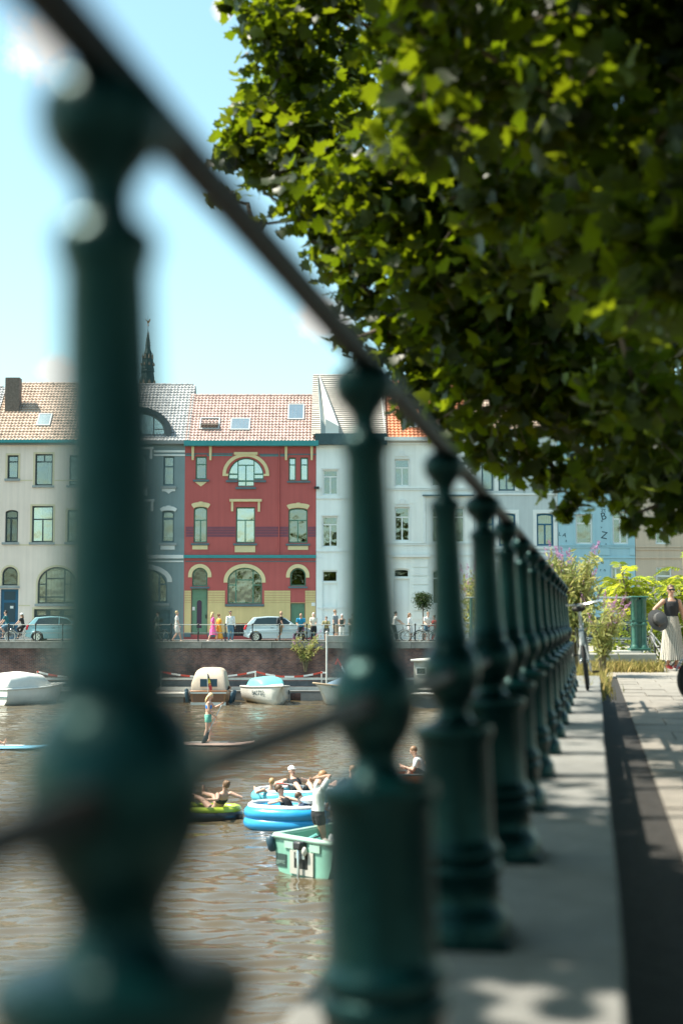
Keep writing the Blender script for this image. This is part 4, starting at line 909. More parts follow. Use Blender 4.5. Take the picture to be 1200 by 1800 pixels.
# ------------------------------------------------------------------ shrubs by the water
m_bud = leaf_mat('buddleia_leaf', (.26, .28, .11), (.58, .58, .2), .4); m_flower = leaf_mat('buddleia_flower', (.42, .20, .42), (.6, .3, .55), .3, .8)
m_stem = mat('shrub_stem', (.17, .14, .08), .85)
def shrub(label, base, h_, spread, nst, seed, leaf=.14, flowers=True, name='butterfly_bush', m=None, lean=(0, 0), dens=26):
    rng = np.random.RandomState(seed); r = random.Random(seed); root = empty(name, base, 0, label, 'shrub')
    C = []; Fl = []; D = []
    for _ in range(nst):
        a = r.uniform(0, 2 * pi); q = r.uniform(.25, 1) * spread; hh = h_ * r.uniform(.6, 1)
        e = Vector((cos(a) * q + lean[0], sin(a) * q + lean[1], hh)); mid = Vector((cos(a) * q * .35, sin(a) * q * .35, hh * .62))
        pts = [Vector((cos(a) * .05, sin(a) * .05, -.05)), mid * .5, mid, e]
        MB().tube(pts, [.016, .013, .010, .004], 5, cap=False).build('stem', m_stem, root)
        for k in range(dens):
            t = r.uniform(.22, 1); p = mid.lerp(e, (t - .5) / .5) if t > .5 else (mid * .5).lerp(mid, t / .5)
            C.append(p + Vector((r.gauss(0, .07), r.gauss(0, .07), r.gauss(0, .06)))); D.append(Vector((r.gauss(0, 1), r.gauss(0, 1), .6)))
        if flowers and r.random() < .75:
            d = (e - mid).normalized()
            for k in range(46):
                t = r.random(); rad = .035 * (1 - t * .8); Fl.append(e + d * (t * .26) + Vector((r.gauss(0, rad), r.gauss(0, rad), r.gauss(0, rad))))
    tag(make_leaves('foliage', np.array(C), rng.uniform(leaf * .6, leaf * 1.3, len(C)), m or m_bud, root, rng, LANCE, R=rot_from(np.array(D), rng, len(D))), kind='stuff')
    if Fl: tag(make_leaves('flower_spikes', np.array(Fl), rng.uniform(.02, .04, len(Fl)), m_flower, root, rng, OVAL), kind='stuff')
    return root
p = on_level(1000, 1150, 0)
shrub('tall pale butterfly bush flowering beside the railing end', (4.25, 26.2, 0), 2.25, .55, 46, 4, dens=70, leaf=.17)
shrub('small pink butterfly bush leaning in front of the cross rails', (4.62, 25.4, 0), 1.35, .45, 22, 5, leaf=.14, dens=45)
shrub('butterfly bush with yellowing leaves on the bank beyond the railing', (3.0, 31.3, -.03), 2.2, .5, 26, 6, dens=50, leaf=.16); shrub('slim butterfly bush on the bank beside the yellowing one', (3.75, 31.8, -.03), 2.1, .38, 20, 8, dens=50, leaf=.16)
wb = at(537, 1140, Q0 - .2)
shrub('wild butterfly bush rooted in the far quay wall', (wb.x, Q0 - .12, wb.z - 1.3), 2.3, 1.1, 26, 9, leaf=.2, lean=(0, -.35), dens=30)
# sumac with feather leaves
m_sum = leaf_mat('sumac_leaf', (.20, .26, .05), (.62, .66, .06), .5)
def sumac(label, base, seed, n=34, hh=2.6, name='sumac_tree'):
    r = random.Random(seed); rng = np.random.RandomState(seed); root = empty(name, base, 0, label, 'tree')
    C = []; R = []; S = []
    for s_ in range(5):
        a = r.uniform(0, 6.28); top = Vector((cos(a) * r.uniform(.1, .8), sin(a) * r.uniform(.1, .6), hh * r.uniform(.5, .82)))
        MB().tube([(0, 0, -.1), top * .5 + Vector((.05, 0, 0)), top], [.05, .035, .02], 7).build('trunk', m_stem, root)
        for k in range(n // 4):
            st = top * r.uniform(.55, 1); a2 = r.uniform(0, 6.28); L_ = r.uniform(.55, .85)
            d = Vector((cos(a2), sin(a2), r.uniform(-.1, 1.3))).normalized(); pts = [st + d * (L_ * t) + Vector((0, 0, -.6 * t * t * L_)) for t in (0, .33, .66, 1)]
            MB().tube(pts, [.008, .006, .005, .003], 4, cap=False).build('leaf_stalk', m_stem, root)
            side = d.cross(Vector((0, 0, 1))).normalized()
            for j in range(11):
                t = .15 + .085 * j; p0 = st + d * (L_ * t) + Vector((0, 0, -.6 * t * t * L_))
                for sg in (-1, 1):
                    ax = (side * sg + d * .45 + Vector((0, 0, r.uniform(-.8, -.2)))).normalized(); ll = .24 * (1 - abs(t - .5) * .9)
                    nrm = ax.cross(d * sg).normalized(); nrm = nrm if nrm.z > 0 else -nrm
                    b = ax.cross(nrm); C.append(p0 + ax * ll * .5); S.append(ll * 1.1); R.append(np.array([list(b), list(ax), list(nrm)]).T)
    tag(make_leaves('foliage', np.array(C), np.array(S), m_sum, root, rng, LANCE, R=np.array(R)), kind='stuff')
sumac('bright yellow green sumac behind the fluted pillar', (6.9, 33.4, -.03), 3, 56, 2.9); sumac('bright yellow green sumac behind the standing pair', (8.3, 34.2, -.03), 7, 60, 3.2)
# low hedge of leafy scrub behind the walkers
def scrub(label, c, rx, rz, n, seed):
    rng = np.random.RandomState(seed); root = empty('scrub_bush', c, 0, label, 'shrub'); d = rng.normal(size=(n, 3)); d /= np.linalg.norm(d, axis=1, keepdims=True)
    P = d * rng.random((n, 1)) ** .4 * np.array([rx, rx * .6, rz]); P[:, 2] = np.abs(P[:, 2])
    for k in range(5): MB().tube([(0, 0, -.05), tuple(P[k] * .5), tuple(P[k] * .9)], [.02, .012, .005], 5).build('stem', m_stem, root)
    tag(make_leaves('foliage', P, rng.uniform(.08, .16, n), leaf_mat('scrub_leaf', (.08, .12, .03), (.3, .36, .04), .4), root, rng, OVAL), kind='stuff')
scrub('dense green scrub growing round the sumac stems', (7.9, 35.0, -.03), 1.5, 2.0, 2600, 12)
# dry grass by the concrete block
rg = np.random.RandomState(8); n_ = 5200
gx = np.concatenate([rg.uniform(3.9, 6.5, n_ // 2), rg.normal(4.4, .35, n_ - n_ // 2)]); gy = np.concatenate([29.35 - np.abs(rg.normal(0, .35, n_ // 2)), rg.uniform(18, 29.3, n_ - n_ // 2)])
gx[n_ // 2:] = .178 * gy[n_ // 2:] - .12 + rg.normal(0, .13, n_ - n_ // 2)
gp = np.stack([gx, gy, rg.uniform(.02, .12, n_)], axis=1); gn = rg.normal(size=(n_, 3)); gn[:, 2] *= .3
BL = np.array([(-.03, -.5, 0), (.03, -.5, 0), (.02, .1, .05), (0, .5, .16), (-.02, .1, .05)])
tt = rg.normal(size=(n_, 3)) * .35; tt[:, 2] = 1; tt /= np.linalg.norm(tt, axis=1, keepdims=True); nn = np.cross(tt, rg.normal(size=(n_, 3))); nn /= np.linalg.norm(nn, axis=1, keepdims=True)
grass = make_leaves('dry_grass', gp, rg.uniform(.14, .34, n_), leaf_mat('dry_grass', (.36, .29, .12), (.45, .38, .15), .35, .8), None, rg, BL, R=np.stack([np.cross(tt, nn), tt, nn], axis=2), tint0=(.6, .75, .5), tint1=(1.2, 1.1, 1))
tag(grass, 'straw coloured dry grass tufts along the path edge', 'grass', kind='stuff')
# clipped ball tree on the far pavement
lt = at(743, 1120, 85.0); root = empty('ball_tree', (lt.x, 85.0, QUAY_Z + .1), 0, 'clipped dark green ball tree on thin stem before the ornate house', 'tree')
MB().tube([(0, 0, -.05), (.02, 0, .8), (0, 0, 2.2)], [.06, .045, .03], 8).build('trunk', m_bark, root); rng = np.random.RandomState(2)
C, O = blob_points([(0, 0, 2.35, .62), (.12, -.05, 2.1, .5), (-.15, 0, 2.55, .4), (.3, 0, 2.5, .35)], 2600, rng)
tag(make_leaves('crown', C, rng.uniform(.06, .12, len(C)), leaf_mat('box_leaf', (.03, .055, .018), (.06, .10, .02), .25), root, rng, OVAL), kind='stuff')

# ================================================================== people
SKIN = {}
def skin(t): return mat('skin_%s' % t, {'fair': (.62, .38, .28), 'tan': (.48, .27, .18), 'deep': (.20, .11, .07)}[t], .55, vary=.08, vscale=9)
def cloth(name, col): return mat('cloth_' + name, col, .85, vary=.14, vscale=7, bump=.25, bscale=14)
def remesh(o, vox):
    r = o.modifiers.new('fuse', 'REMESH'); r.mode = 'VOXEL'; r.voxel_size = vox; r.use_smooth_shade = True
    s = o.modifiers.new('relax', 'SMOOTH'); s.factor = .5; s.iterations = 3
    return o
def ik(a, t, l1, l2, pole):
    d = t - a; L = d.length
    if L > (l1 + l2) * .999: t = a + d.normalized() * (l1 + l2) * .999; d = t - a; L = d.length
    x = (l1 * l1 - l2 * l2 + L * L) / (2 * L); h_ = sqrt(max(l1 * l1 - x * x, 1e-8)); n = d.normalized()
    p = pole - n * pole.dot(n); p = p.normalized() if p.length > 1e-4 else n.orthogonal()
    return a + n * x + p * h_, t
def person(label, loc, yaw, H=1.75, fem=False, hip=None, lean=0, side=0, hl=None, hr=None, fl=None, fr_=None, hy=0, hp=0, tone='fair',
           hair=((.10, .06, .03), 'short'), top=None, bottom=None, shoes=(.05, .05, .05), el=None, er=None, kl=None, kr=None, vox=.025, extras=(), group=None):
    """hl/hr, fl/fr_: hand and ankle targets (x right, y forward, z up, metres); the joints bend to reach them"""
    V_ = Vector; root = empty('person', loc, yaw, label, 'person', group); sk = skin(tone)
    hipc = V_(hip) if hip else V_((0, 0, .515 * H)); le, sd = radians(lean), radians(side)
    t = V_((sin(sd), sin(le) * cos(sd), cos(le) * cos(sd))); fwd = V_((0, cos(le), -sin(le))); rt = V_((1, 0, 0)); rt = (rt - t * rt.dot(t)).normalized()
    shw = (.095 if fem else .112) * H
    sh_c = hipc + t * (.295 * H); nk = hipc + t * (.325 * H)
    hpv = radians(hp); hdir = (V_((0, sin(hpv + le * .35), cos(hpv + le * .35)))); hc = nk + hdir * (.092 * H)
    shl, shr = sh_c - rt * shw, sh_c + rt * shw; hiL, hiR = hipc - rt * (.052 * H), hipc + rt * (.052 * H)
    def hand_t(s, tgt): return V_(tgt) if tgt is not None else V_((s * (shw + .045 * H), .03 * H, hipc.z - .06 * H)) + V_((0, sin(le) * .1 * H, 0))
    back = V_((0, -1, -.3))
    eL, hL = ik(shl, hand_t(-1, hl), .168 * H, .150 * H, V_(el) if el else back + V_((-.5, 0, 0))); eR, hR = ik(shr, hand_t(1, hr), .168 * H, .150 * H, V_(er) if er else back + V_((.5, 0, 0)))
    fL = V_(fl) if fl else V_((-.06 * H, 0, .045 * H)); fR = V_(fr_) if fr_ else V_((.06 * H, 0, .045 * H))
    kL, fL = ik(hiL, fL, .245 * H, .235 * H, V_(kl) if kl else V_((-.1, 1, 0))); kR, fR = ik(hiR, fR, .245 * H, .235 * H, V_(kr) if kr else V_((.1, 1, 0)))
    w = 0.93 if fem else 1.0
    def torso(mb, z0, z1, inf=0.0, flare=0.0):
        prof = [(-.035, .078, .060), (.0, .092, .066), (.04, .090, .064), (.10, .074 if fem else .080, .054), (.17, .084, .060), (.23, .094 * w, .064), (.275, .090 * w, .054), (.300, .066, .044), (.325, .036, .036)]
        pts = []; rad = []
        for a, rx, ry in prof:
            if z0 <= a <= z1: pts.append(hipc + t * (a * H)); rad.append((rx * H + inf, ry * H + inf))
        mb.tube(pts, rad, 16, side=rt)
    def arm(mb, s, e, h_, a, b, inf=0.0):
        q = lambda k: s.lerp(e, k / .5) if k <= .5 else e.lerp(h_, (k - .5) / .5)
        ks = [k for k in (0, .15, .35, .5, .65, .85, 1) if a <= k <= b]; R_ = lambda k: np.interp(k, [0, .15, .35, .5, .65, .85, 1], [.034, .032, .028, .024, .0235, .018, .0155]) * H * w
        if ks[-1] < b: ks.append(b)
        mb.tube([q(k) for k in ks], [R_(k) + inf for k in ks], 10)
    def leg(mb, hi, kn, an, a, b, inf=0.0, wide=1.0):
        q = lambda k: hi.lerp(kn, k / .5) if k <= .5 else kn.lerp(an, (k - .5) / .5)
        ks = [k for k in (0, .12, .3, .5, .62, .72, .9, 1) if a <= k <= b]; R_ = lambda k: np.interp(k, [0, .12, .3, .5, .62, .72, .9, 1], [.050, .052, .044, .033, .034, .033, .023, .021]) * H
        if ks[-1] < b: ks.append(b)
        mb.tube([q(k) for k in ks], [R_(k) * wide + inf for k in ks], 10)
    B = MB(); torso(B, -.1, .4); arm(B, shl, eL, hL, 0, 1); arm(B, shr, eR, hR, 0, 1); leg(B, hiL, kL, fL, 0, 1); leg(B, hiR, kR, fR, 0, 1)
    B.tube([nk - hdir * .03 * H, nk + hdir * .05 * H], [.034 * H, .031 * H], 10)
    ya = radians(hy); HM = Matrix.Rotation(ya, 3, 'Z') @ Matrix.Rotation(-(hpv + le * .35), 3, 'X')
    def hd(x, y, z): return hc + HM @ V_((x * H, y * H, z * H))
    hr_ = .135 * H / 2
    B.ellipsoid(hd(0, -.004, .010), (.043 * H, .053 * H, .056 * H), 14, 10, HM); B.tube([hd(0, .006, -.02), hd(0, .022, -.052)], [(.035 * H, .036 * H), (.020 * H, .02 * H)], 10)
    B.tube([hd(0, .045, .012), hd(0, .060, -.014)], [.006 * H, .009 * H], 6)                                    # nose
    for s in (-1, 1): B.ellipsoid(hd(s * .044, -.004, -.004), (.006 * H, .011 * H, .018 * H), 8, 6, HM)           # ears
    for e, h_, s in ((eL, hL, -1), (eR, hR, 1)):                                                               # hands: palm, four fingers, thumb
        d = (h_ - e).normalized(); sdv = (rt - d * rt.dot(d)); sdv = sdv.normalized() if sdv.length > .1 else d.orthogonal(); nv = d.cross(sdv) * s
        pal = h_ + d * (.028 * H); acr = V_((0, 1, 0)); acr = (acr - d * acr.dot(d)); acr = acr.normalized() if acr.length > .2 else sdv
        nrm = d.cross(acr) * (-s)
        B.tube([h_, h_ + d * .03 * H, h_ + d * .052 * H], [(.016 * H, .010 * H), (.023 * H, .010 * H), (.022 * H, .009 * H)], 8, side=acr)
        for k, ll in zip((-1.5, -.5, .5, 1.5), (.032, .040, .043, .038)):
            a0 = h_ + d * .050 * H + acr * (k * .0115 * H); a1 = a0 + d * (ll * .55 * H) + nrm * (.006 * H); a2 = a1 + d * (ll * .35 * H) + nrm * (.018 * H)
            B.tube([a0, a1, a2], [.0055 * H, .005 * H, .0045 * H], 6)
        a0 = h_ + d * .012 * H + acr * .018 * H; B.tube([a0, a0 + (d + acr * .9).normalized() * .022 * H, a0 + (d * 1.4 + acr * .5 + nrm * .4).normalized() * .045 * H], [.008 * H, .0065 * H, .005 * H], 6)
    feet = []
    for an, kn in ((fL, kL), (fR, kR)):
        sh_ = (an - kn).normalized(); f = fwd if abs(sh_.z) > .55 else V_((0, 0, 1)); f = (f - sh_ * f.dot(sh_) * .85); f.z *= .3 if abs(sh_.z) > .55 else 1; f.normalize()
        feet.append((an - f * .03 * H + sh_ * .022 * H, an + f * .055 * H + sh_ * .026 * H, an + f * .105 * H + sh_ * .030 * H))
        B.tube(feet[-1], [(.022 * H, .018 * H), (.026 * H, .017 * H), (.022 * H, .011 * H)], 8, side=rt)
    body = remesh(B.build('body', sk, root), vox * .8)
    # clothes
    if top:
        c, sl = top; m = cloth(*c); S = MB(); inf = .011
        if sl == 'bikini':
            S.tube([hipc + t * (.205 * H) - rt * .02, hipc + t * (.205 * H) + rt * .02], [(.0, 0)] * 2, 4) if False else None
            torso(S, .17, .24, .010)
        else:
            torso(S, -.04 if sl not in ('crop', 'vest_in') else .10, .305 if sl not in ('vest', 'vest_in') else .28, inf)
            ln = {'short': .34, 'long': .97, 'vest': 0, 'vest_in': 0, 'crop': 0, 'half': .45}[sl]
            if ln:
                for s_, e_, h_ in ((shl, eL, hL), (shr, eR, hR)): arm(S, s_, e_, h_, 0, ln, .012)
            else:
                for s_ in (shl, shr): S.tube([s_.lerp(nk, .35) - t * .02 * H, s_.lerp(nk, .45) + t * .012 * H], [.030 * H, .02 * H], 8)
        remesh(S.build('shirt' if sl in ('short', 'long', 'half') else 'top', m, root), vox)
    if bottom:
        c, kd = bottom; m = cloth(*c) if not isinstance(c, bpy.types.Material) else c; S = MB()
        if kd in ('dress', 'skirt', 'midi'):
            ln = {'dress': .30, 'skirt': .22, 'midi': .42}[kd]; kc = (kL + kR) / 2; fc = (fL + fR) / 2
            lo = hipc.lerp(kc, ln / .245) if ln <= .245 else kc.lerp(fc, (ln - .245) / .235)
            n = 40; rings = []
            for a, p, rx, ry in ((0, hipc + t * (.11 * H), .082, .060), (1, hipc + t * .02 * H, .100, .078), (2, hipc.lerp(lo, .5), .124, .112), (3, lo, .146, .136)):
                rings.append([p + rt * (rx * H * cos(2 * pi * j / n) * (1 + .06 * (a / 3) * sin(j * 2 * pi / 5))) + V_((0, 1, 0)) * (ry * H * sin(2 * pi * j / n) * (1 + .06 * (a / 3) * sin(j * 2 * pi / 5))) for j in range(n)])
            S.loft(rings); S.build('skirt', m, root)
        else:
            ln = {'shorts': .40, 'brief': .12, 'long': .96, 'hot': .22}[kd]
            torso(S, -.1, .07 if kd != 'brief' else .01, .013); inf = .013 if kd != 'brief' else .006; wide = 1.12 if kd == 'shorts' else 1.0
            leg(S, hiL, kL, fL, 0, ln, inf, wide); leg(S, hiR, kR, fR, 0, ln, inf, wide)
            remesh(S.build('trousers' if kd == 'long' else 'shorts', m, root), vox)
    if shoes:
        for ft in feet:
            MB().tube(ft, [(.026 * H, .022 * H), (.030 * H, .020 * H), (.026 * H, .014 * H)], 10, side=rt).build('shoe', mat('shoe_%d_%d_%d' % tuple(int(c * 99) for c in shoes), shoes, .6), root)
    if hair:
        col, st = hair; m = mat('hair_%d_%d_%d' % tuple(int(c * 99) for c in col), col, .5, vary=.3, vscale=30); S = MB()
        S.ellipsoid(hd(0, -.013, .022), (.048 * H, .056 * H, .055 * H), 14, 10, HM)
        if st == 'long': S.tube([hd(0, -.03, .02), hd(0, -.052, -.03), hd(0, -.06, -.10), hd(0, -.05, -.15)], [(.047 * H, .03 * H), (.052 * H, .028 * H), (.05 * H, .022 * H), (.034 * H, .012 * H)], 12, side=rt)
        if st == 'bun': S.ellipsoid(hd(0, -.055, .06), (.024 * H, .024 * H, .022 * H))
        if st == 'bob': S.tube([hd(0, -.02, .02), hd(0, -.03, -.04), hd(0, -.028, -.065)], [(.05 * H, .042 * H), (.052 * H, .04 * H), (.045 * H, .03 * H)], 12, side=rt)
        if st != 'bald': S.build('hair', m, root)
    E = mat('eye_dark', (.02, .015, .01), .3)
    for s in (-1, 1): MB().ellipsoid(hd(s * .017, .0475, .008), (.0055 * H, .003 * H, .004 * H), 8, 6, HM).build('eye', E, root)
    MB().tube([hd(-.014, .0465, -.032), hd(0, .0485, -.033), hd(.014, .0465, -.032)], .0032 * H, 6).build('mouth', mat('lips', (.38, .16, .13), .5), root)
    for ex in extras:
        if ex[0] == 'cap':
            S = MB(); S.ellipsoid(hd(0, -.008, .034), (.050 * H, .058 * H, .047 * H), 14, 10, HM); S.tube([hd(0, .03, .030), hd(0, .085, .022)], [(.042 * H, .006 * H), (.032 * H, .004 * H)], 10, side=HM @ V_((1, 0, 0))); S.build('cap', mat('cap_' + ex[1], ex[2], .8), root)
        if ex[0] == 'helmet': MB().ellipsoid(hd(0, -.008, .036), (.055 * H, .066 * H, .046 * H), 14, 10, HM).build('helmet', mat('helmet_' + ex[1], ex[2], .4), root)
        if ex[0] == 'shades': MB().tube([hd(-.04, .040, .010), hd(0, .055, .010), hd(.04, .040, .010)], [(.004 * H, .011 * H)] * 3, 8, side=V_((0, 1, 0))).build('sunglasses', mat('lens_black', (.01, .01, .012), .15), root)
    return root
def on_quay(u, Y=82.9): return (at(u, 1120, Y).x, Y, QUAY_Z)
HB, HD_, HBL, HG, HBR = (.09, .05, .025), (.025, .018, .014), (.62, .45, .22), (.55, .54, .52), (.22, .12, .06)
WALK = lambda H, s: dict(fl=(-.05 * H, s * .14 * H, .05 * H), fr_=(.05 * H, -s * .13 * H, .075 * H), hl=(-.155 * H, -s * .10 * H, .47 * H), hr=(.155 * H, s * .12 * H, .48 * H))
R_, L_, A_, T_ = -pi / 2, pi / 2, 0, pi       # facing: along +x, -x, away, towards the water
W = ('white', (.78, .78, .75)); BK = ('black', (.02, .022, .025)); JN = ('jeans', (.10, .20, .28)); KH = ('khaki', (.20, .15, .09)); OF = ('offwhite', (.66, .62, .52)); BL_ = ('blue', (.02, .26, .46)); SG = ('sage', (.24, .31, .27)); GT = ('grey_tee', (.22, .27, .30))
person('man in white shirt and white shorts striding past the garage door', on_quay(311), R_, 1.80, hair=(HBL, 'short'), top=(W, 'short'), bottom=(W, 'shorts'), shoes=(.5, .35, .25), **WALK(1.8, 1))
person('man in sage shirt and dark cap wheeling a bicycle', on_quay(277, 83.1), L_, 1.76, hair=(HD_, 'short'), top=(SG, 'short'), bottom=(SG, 'long'), extras=[('cap', 'dark', (.03, .03, .04))], hl=(-.22, .42, .98), **{k: v for k, v in WALK(1.76, 1).items() if k != 'hl'})
person('blonde woman in short pink dress', on_quay(374), R_ + .3, 1.72, True, hair=(HBL, 'long'), top=(('pink', (.85, .13, .36)), 'half'), bottom=(('pink', (.85, .13, .36)), 'dress'), shoes=(.7, .6, .55), **WALK(1.72, -1))
person('dark haired woman in long orange dress', on_quay(385, 83.15), R_ + .5, 1.62, True, hair=(HBR, 'bun'), top=(('orange', (.85, .38, .05)), 'short'), bottom=(('orange', (.85, .38, .05)), 'midi'), shoes=(.7, .6, .5), **WALK(1.62, 1))
person('man in white long sleeved shirt and blue jeans standing', on_quay(405), T_ + .5, 1.80, hair=(HD_, 'short'), top=(W, 'long'), bottom=(JN, 'long'), shoes=(.6, .6, .6), tone='tan')
person('man in black shirt walking with a dark backpack', on_quay(494), R_ - .2, 1.78, hair=(HBR, 'bald'), top=(BK, 'short'), bottom=(KH, 'shorts'), shoes=(.10, .06, .04), tone='tan', **WALK(1.78, 1))
bp = MB().tube([(0, 0, 0), (0, .02, .22), (0, .05, .44)], [(.14, .09), (.16, .10), (.12, .06)], 12, side=(1, 0, 0)); bx, by, bz = on_quay(494)
bpo = tag(bp.build('backpack', mat('backpack_fabric', (.03, .035, .045), .8), None, (bx - .20, by + .04, bz + .96), (0, 0, R_ - .2)), 'dark backpack on the back of the man in black', 'backpack'); MB().tube([(-.09, .12, .05), (-.09, .24, .3), (-.09, .1, .46)], .015, 6).build('strap', mat('backpack_fabric', (.03, .035, .045)), bpo)
lean_rail = dict(lean=32, hip=(0, -.10, .90), hl=(-.10, .40, .98), hr=(.14, .40, .98), fl=(-.1, -.05, .08), fr_=(.12, -.12, .08))
person('man in bright blue shirt bending over the far rail', on_quay(529, 82.75), T_, 1.78, hair=(HB, 'bald'), top=(BL_, 'short'), bottom=(BK, 'long'), tone='tan', hp=15, **lean_rail)
person('woman in pale cream shirt and black trousers by the rail', on_quay(551, 82.7), T_ + .2, 1.70, True, hair=(HG, 'bob'), top=(OF, 'short'), bottom=(BK, 'long'), hl=(-.05, .28, 1.02), hr=(.20, .30, .98))
person('boy in olive shirt and dark shorts leaning on the rail', on_quay(574, 82.75), T_ - .3, 1.48, hair=(HB, 'short'), top=(('olive', (.23, .21, .10)), 'short'), bottom=(('slate', (.07, .08, .08)), 'shorts'), hl=(-.15, .34, .98), hr=(.15, .36, .98), lean=10)
person('tall man in grey shirt and beige shorts looking sideways', on_quay(589, 83.0), R_ - .5, 1.86, hair=(HBR, 'short'), top=(GT, 'short'), bottom=(('beige', (.50, .40, .29)), 'shorts'), shoes=(.3, .3, .3))
person('white haired woman in black top and white trousers', on_quay(601, 82.72), T_, 1.62, True, hair=((.8, .8, .78), 'bob'), top=(BK, 'vest'), bottom=(W, 'long'), hl=(-.06, .30, .98), hr=(.10, .30, .98), shoes=(.7, .7, .7))
person('person in tan shirt resting both arms on the rail', on_quay(619, 82.75), T_ + .2, 1.70, hair=(HB, 'short'), top=(('taupe', (.33, .25, .19)), 'short'), bottom=(KH, 'long'), **lean_rail)
person('long haired woman in rose brown shirt bending at the rail', on_quay(630, 82.72), T_, 1.66, True, hair=(HBR, 'long'), top=(('rose', (.42, .26, .22)), 'short'), bottom=(('beige', (.50, .40, .29)), 'shorts'), **lean_rail)
person('old man in light blue shirt beside the rail', on_quay(829, 82.8), T_ - .3, 1.78, hair=(HG, 'short'), top=(('lightblue', (.45, .66, .72)), 'short'), bottom=(BK, 'long'), hl=(-.02, .30, 1.05), hr=(.16, .3, 1.0)); person('grey haired woman in pink blouse beside the old man', on_quay(841, 82.9), T_ + .3, 1.62, True, hair=(HG, 'bob'), top=(('blush', (.62, .42, .42)), 'half'), bottom=(('slate', (.07, .08, .08)), 'long'), hl=(-.06, .28, 1.0), hr=(.10, .26, .98))

# ------------------------------------------------------------------ bicycles
def torus(mb, c, R, r, ax='x', n=32, m=8):
    vs = []; fs = []
    for i in range(n):
        a = 2 * pi * i / n
        for j in range(m):
            b = 2 * pi * j / m; rad = R + r * cos(b); p = (r * sin(b), rad * cos(a), rad * sin(a)); vs.append(Vector(c) + Vector(p))
    for i in range(n):
        for j in range(m): fs.append((i * m + j, ((i + 1) % n) * m + j, ((i + 1) % n) * m + (j + 1) % m, i * m + (j + 1) % m))
    return mb.add(vs, fs)
m_tyre = mat('tyre_rubber', (.012, .012, .013), .75); m_steel = mat('bright_steel', (.62, .63, .63), .25, .9)
def bicycle(label, loc, yaw, col=(.03, .035, .04), tyre=None, wr=.34, tw=.022, roll=0, step=True, wb=1.05, group=None):
    r = empty('bicycle', loc, yaw, label, 'bicycle', group); r.rotation_euler = (0, roll, yaw); mf = mat('bike_%d_%d_%d' % tuple(int(c * 99) for c in col), col, .35, coat=.3)
    for y in (-wb / 2, wb / 2):
        w = torus(MB(), (0, 0, 0), wr - tw, tw).build('wheel', tyre or m_tyre, r, (0, y, wr)); torus(MB(), (0, 0, 0), wr - 2 * tw - .008, .011, n=28, m=6).build('rim', m_steel, w)
        s = MB()
        for k in range(16):
            a = 2 * pi * k / 16; s.bar((.015 if k % 2 else -.015, 0, 0), (0, (wr - 2 * tw - .01) * cos(a), (wr - 2 * tw - .01) * sin(a)), .002, 3)
        s.build('spokes', m_steel, w); MB().tube([(-.045, 0, 0), (.045, 0, 0)], .02, 8).build('hub', m_steel, w)
        g = MB(); n = 10
        for k in range(n):
            a0, a1 = radians(20 + k * 13), radians(33 + k * 13); g.tube([(0, (wr + .03) * cos(a0), (wr + .03) * sin(a0)), (0, (wr + .03) * cos(a1), (wr + .03) * sin(a1))], [(.026, .004)] * 2, 6, side=(1, 0, 0))
        g.build('mudguard', mf, r, (0, y, wr))
    bb = (0, -.06, wr - .04); hd_t, hd_b = (0, wb / 2 - .18, wr + .52), (0, wb / 2 - .12, wr + .32); st_t = (0, -.24, wr + .42); rw = (0, -wb / 2, wr); fw_ = (0, wb / 2, wr)
    F = MB(); F.bar(bb, hd_b, .018, 8); F.bar(bb, st_t, .016, 8); F.bar((0, -.12, wr + .12) if step else st_t, hd_t if not step else (0, wb / 2 - .15, wr + .40), .016, 8); F.bar(hd_t, hd_b, .02, 8)
    for s in (-.05, .05): F.bar((s, rw[1], rw[2]), bb, .009, 6); F.bar((s, rw[1], rw[2]), st_t, .008, 6)
    F.build('frame', mf, r); K = MB()
    for s in (-.05, .05): K.bar((s, fw_[1], fw_[2]), (s * .6, hd_b[1], hd_b[2]), .010, 6)
    K.build('fork', mf, r); MB().tube([(-.29, wb / 2 - .42, wr + .66), (-.27, wb / 2 - .28, wr + .68), (-.08, wb / 2 - .17, wr + .66), (.08, wb / 2 - .17, wr + .66), (.27, wb / 2 - .28, wr + .68), (.29, wb / 2 - .42, wr + .66)], .011, 8).build('handlebar', m_steel, r); MB().bar(hd_t, (0, wb / 2 - .19, wr + .66), .014, 8).build('stem', m_steel, r)
    MB().tube([(0, -.40, wr + .60), (0, -.30, wr + .61), (0, -.14, wr + .59)], [(.085, .035), (.07, .03), (.022, .018)], 10, side=(1, 0, 0)).build('saddle', mat('saddle_black', (.02, .018, .016), .6), r); MB().bar(st_t, (0, -.28, wr + .59), .013, 8).build('seat_post', m_steel, r)
    C = MB(); torus(C, (.045, bb[1], bb[2]), .09, .006, n=20, m=5); C.tube([(.06, bb[1], bb[2]), (.06, bb[1] + .12, bb[2] - .11)], .009, 6); C.tube([(-.06, bb[1], bb[2]), (-.06, bb[1] - .12, bb[2] + .11)], .009, 6); C.build('crank', m_steel, r)
    MB().box(.07, .15, bb[1] + .09, bb[1] + .16, bb[2] - .125, bb[2] - .10).build('pedal', m_tyre, r); MB().box(-.15, -.07, bb[1] - .16, bb[1] - .09, bb[2] + .10, bb[2] + .125).build('pedal', m_tyre, r)
    MB().tube([(0, wb / 2 - .08, wr + .42), (0, wb / 2 - .02, wr + .42)], .03, 8).build('lamp', m_steel, r); RK = MB()
    for s in (-.06, .06): RK.bar((s, -.25, wr + .38), (s, -wb / 2 - .18, wr + .38), .006, 5); RK.bar((s, -wb / 2, wr), (s, -wb / 2 - .08, wr + .38), .005, 5)
    for q in (-.3, -.45, -.6): RK.bar((-.06, q, wr + .38), (.06, q, wr + .38), .005, 5)
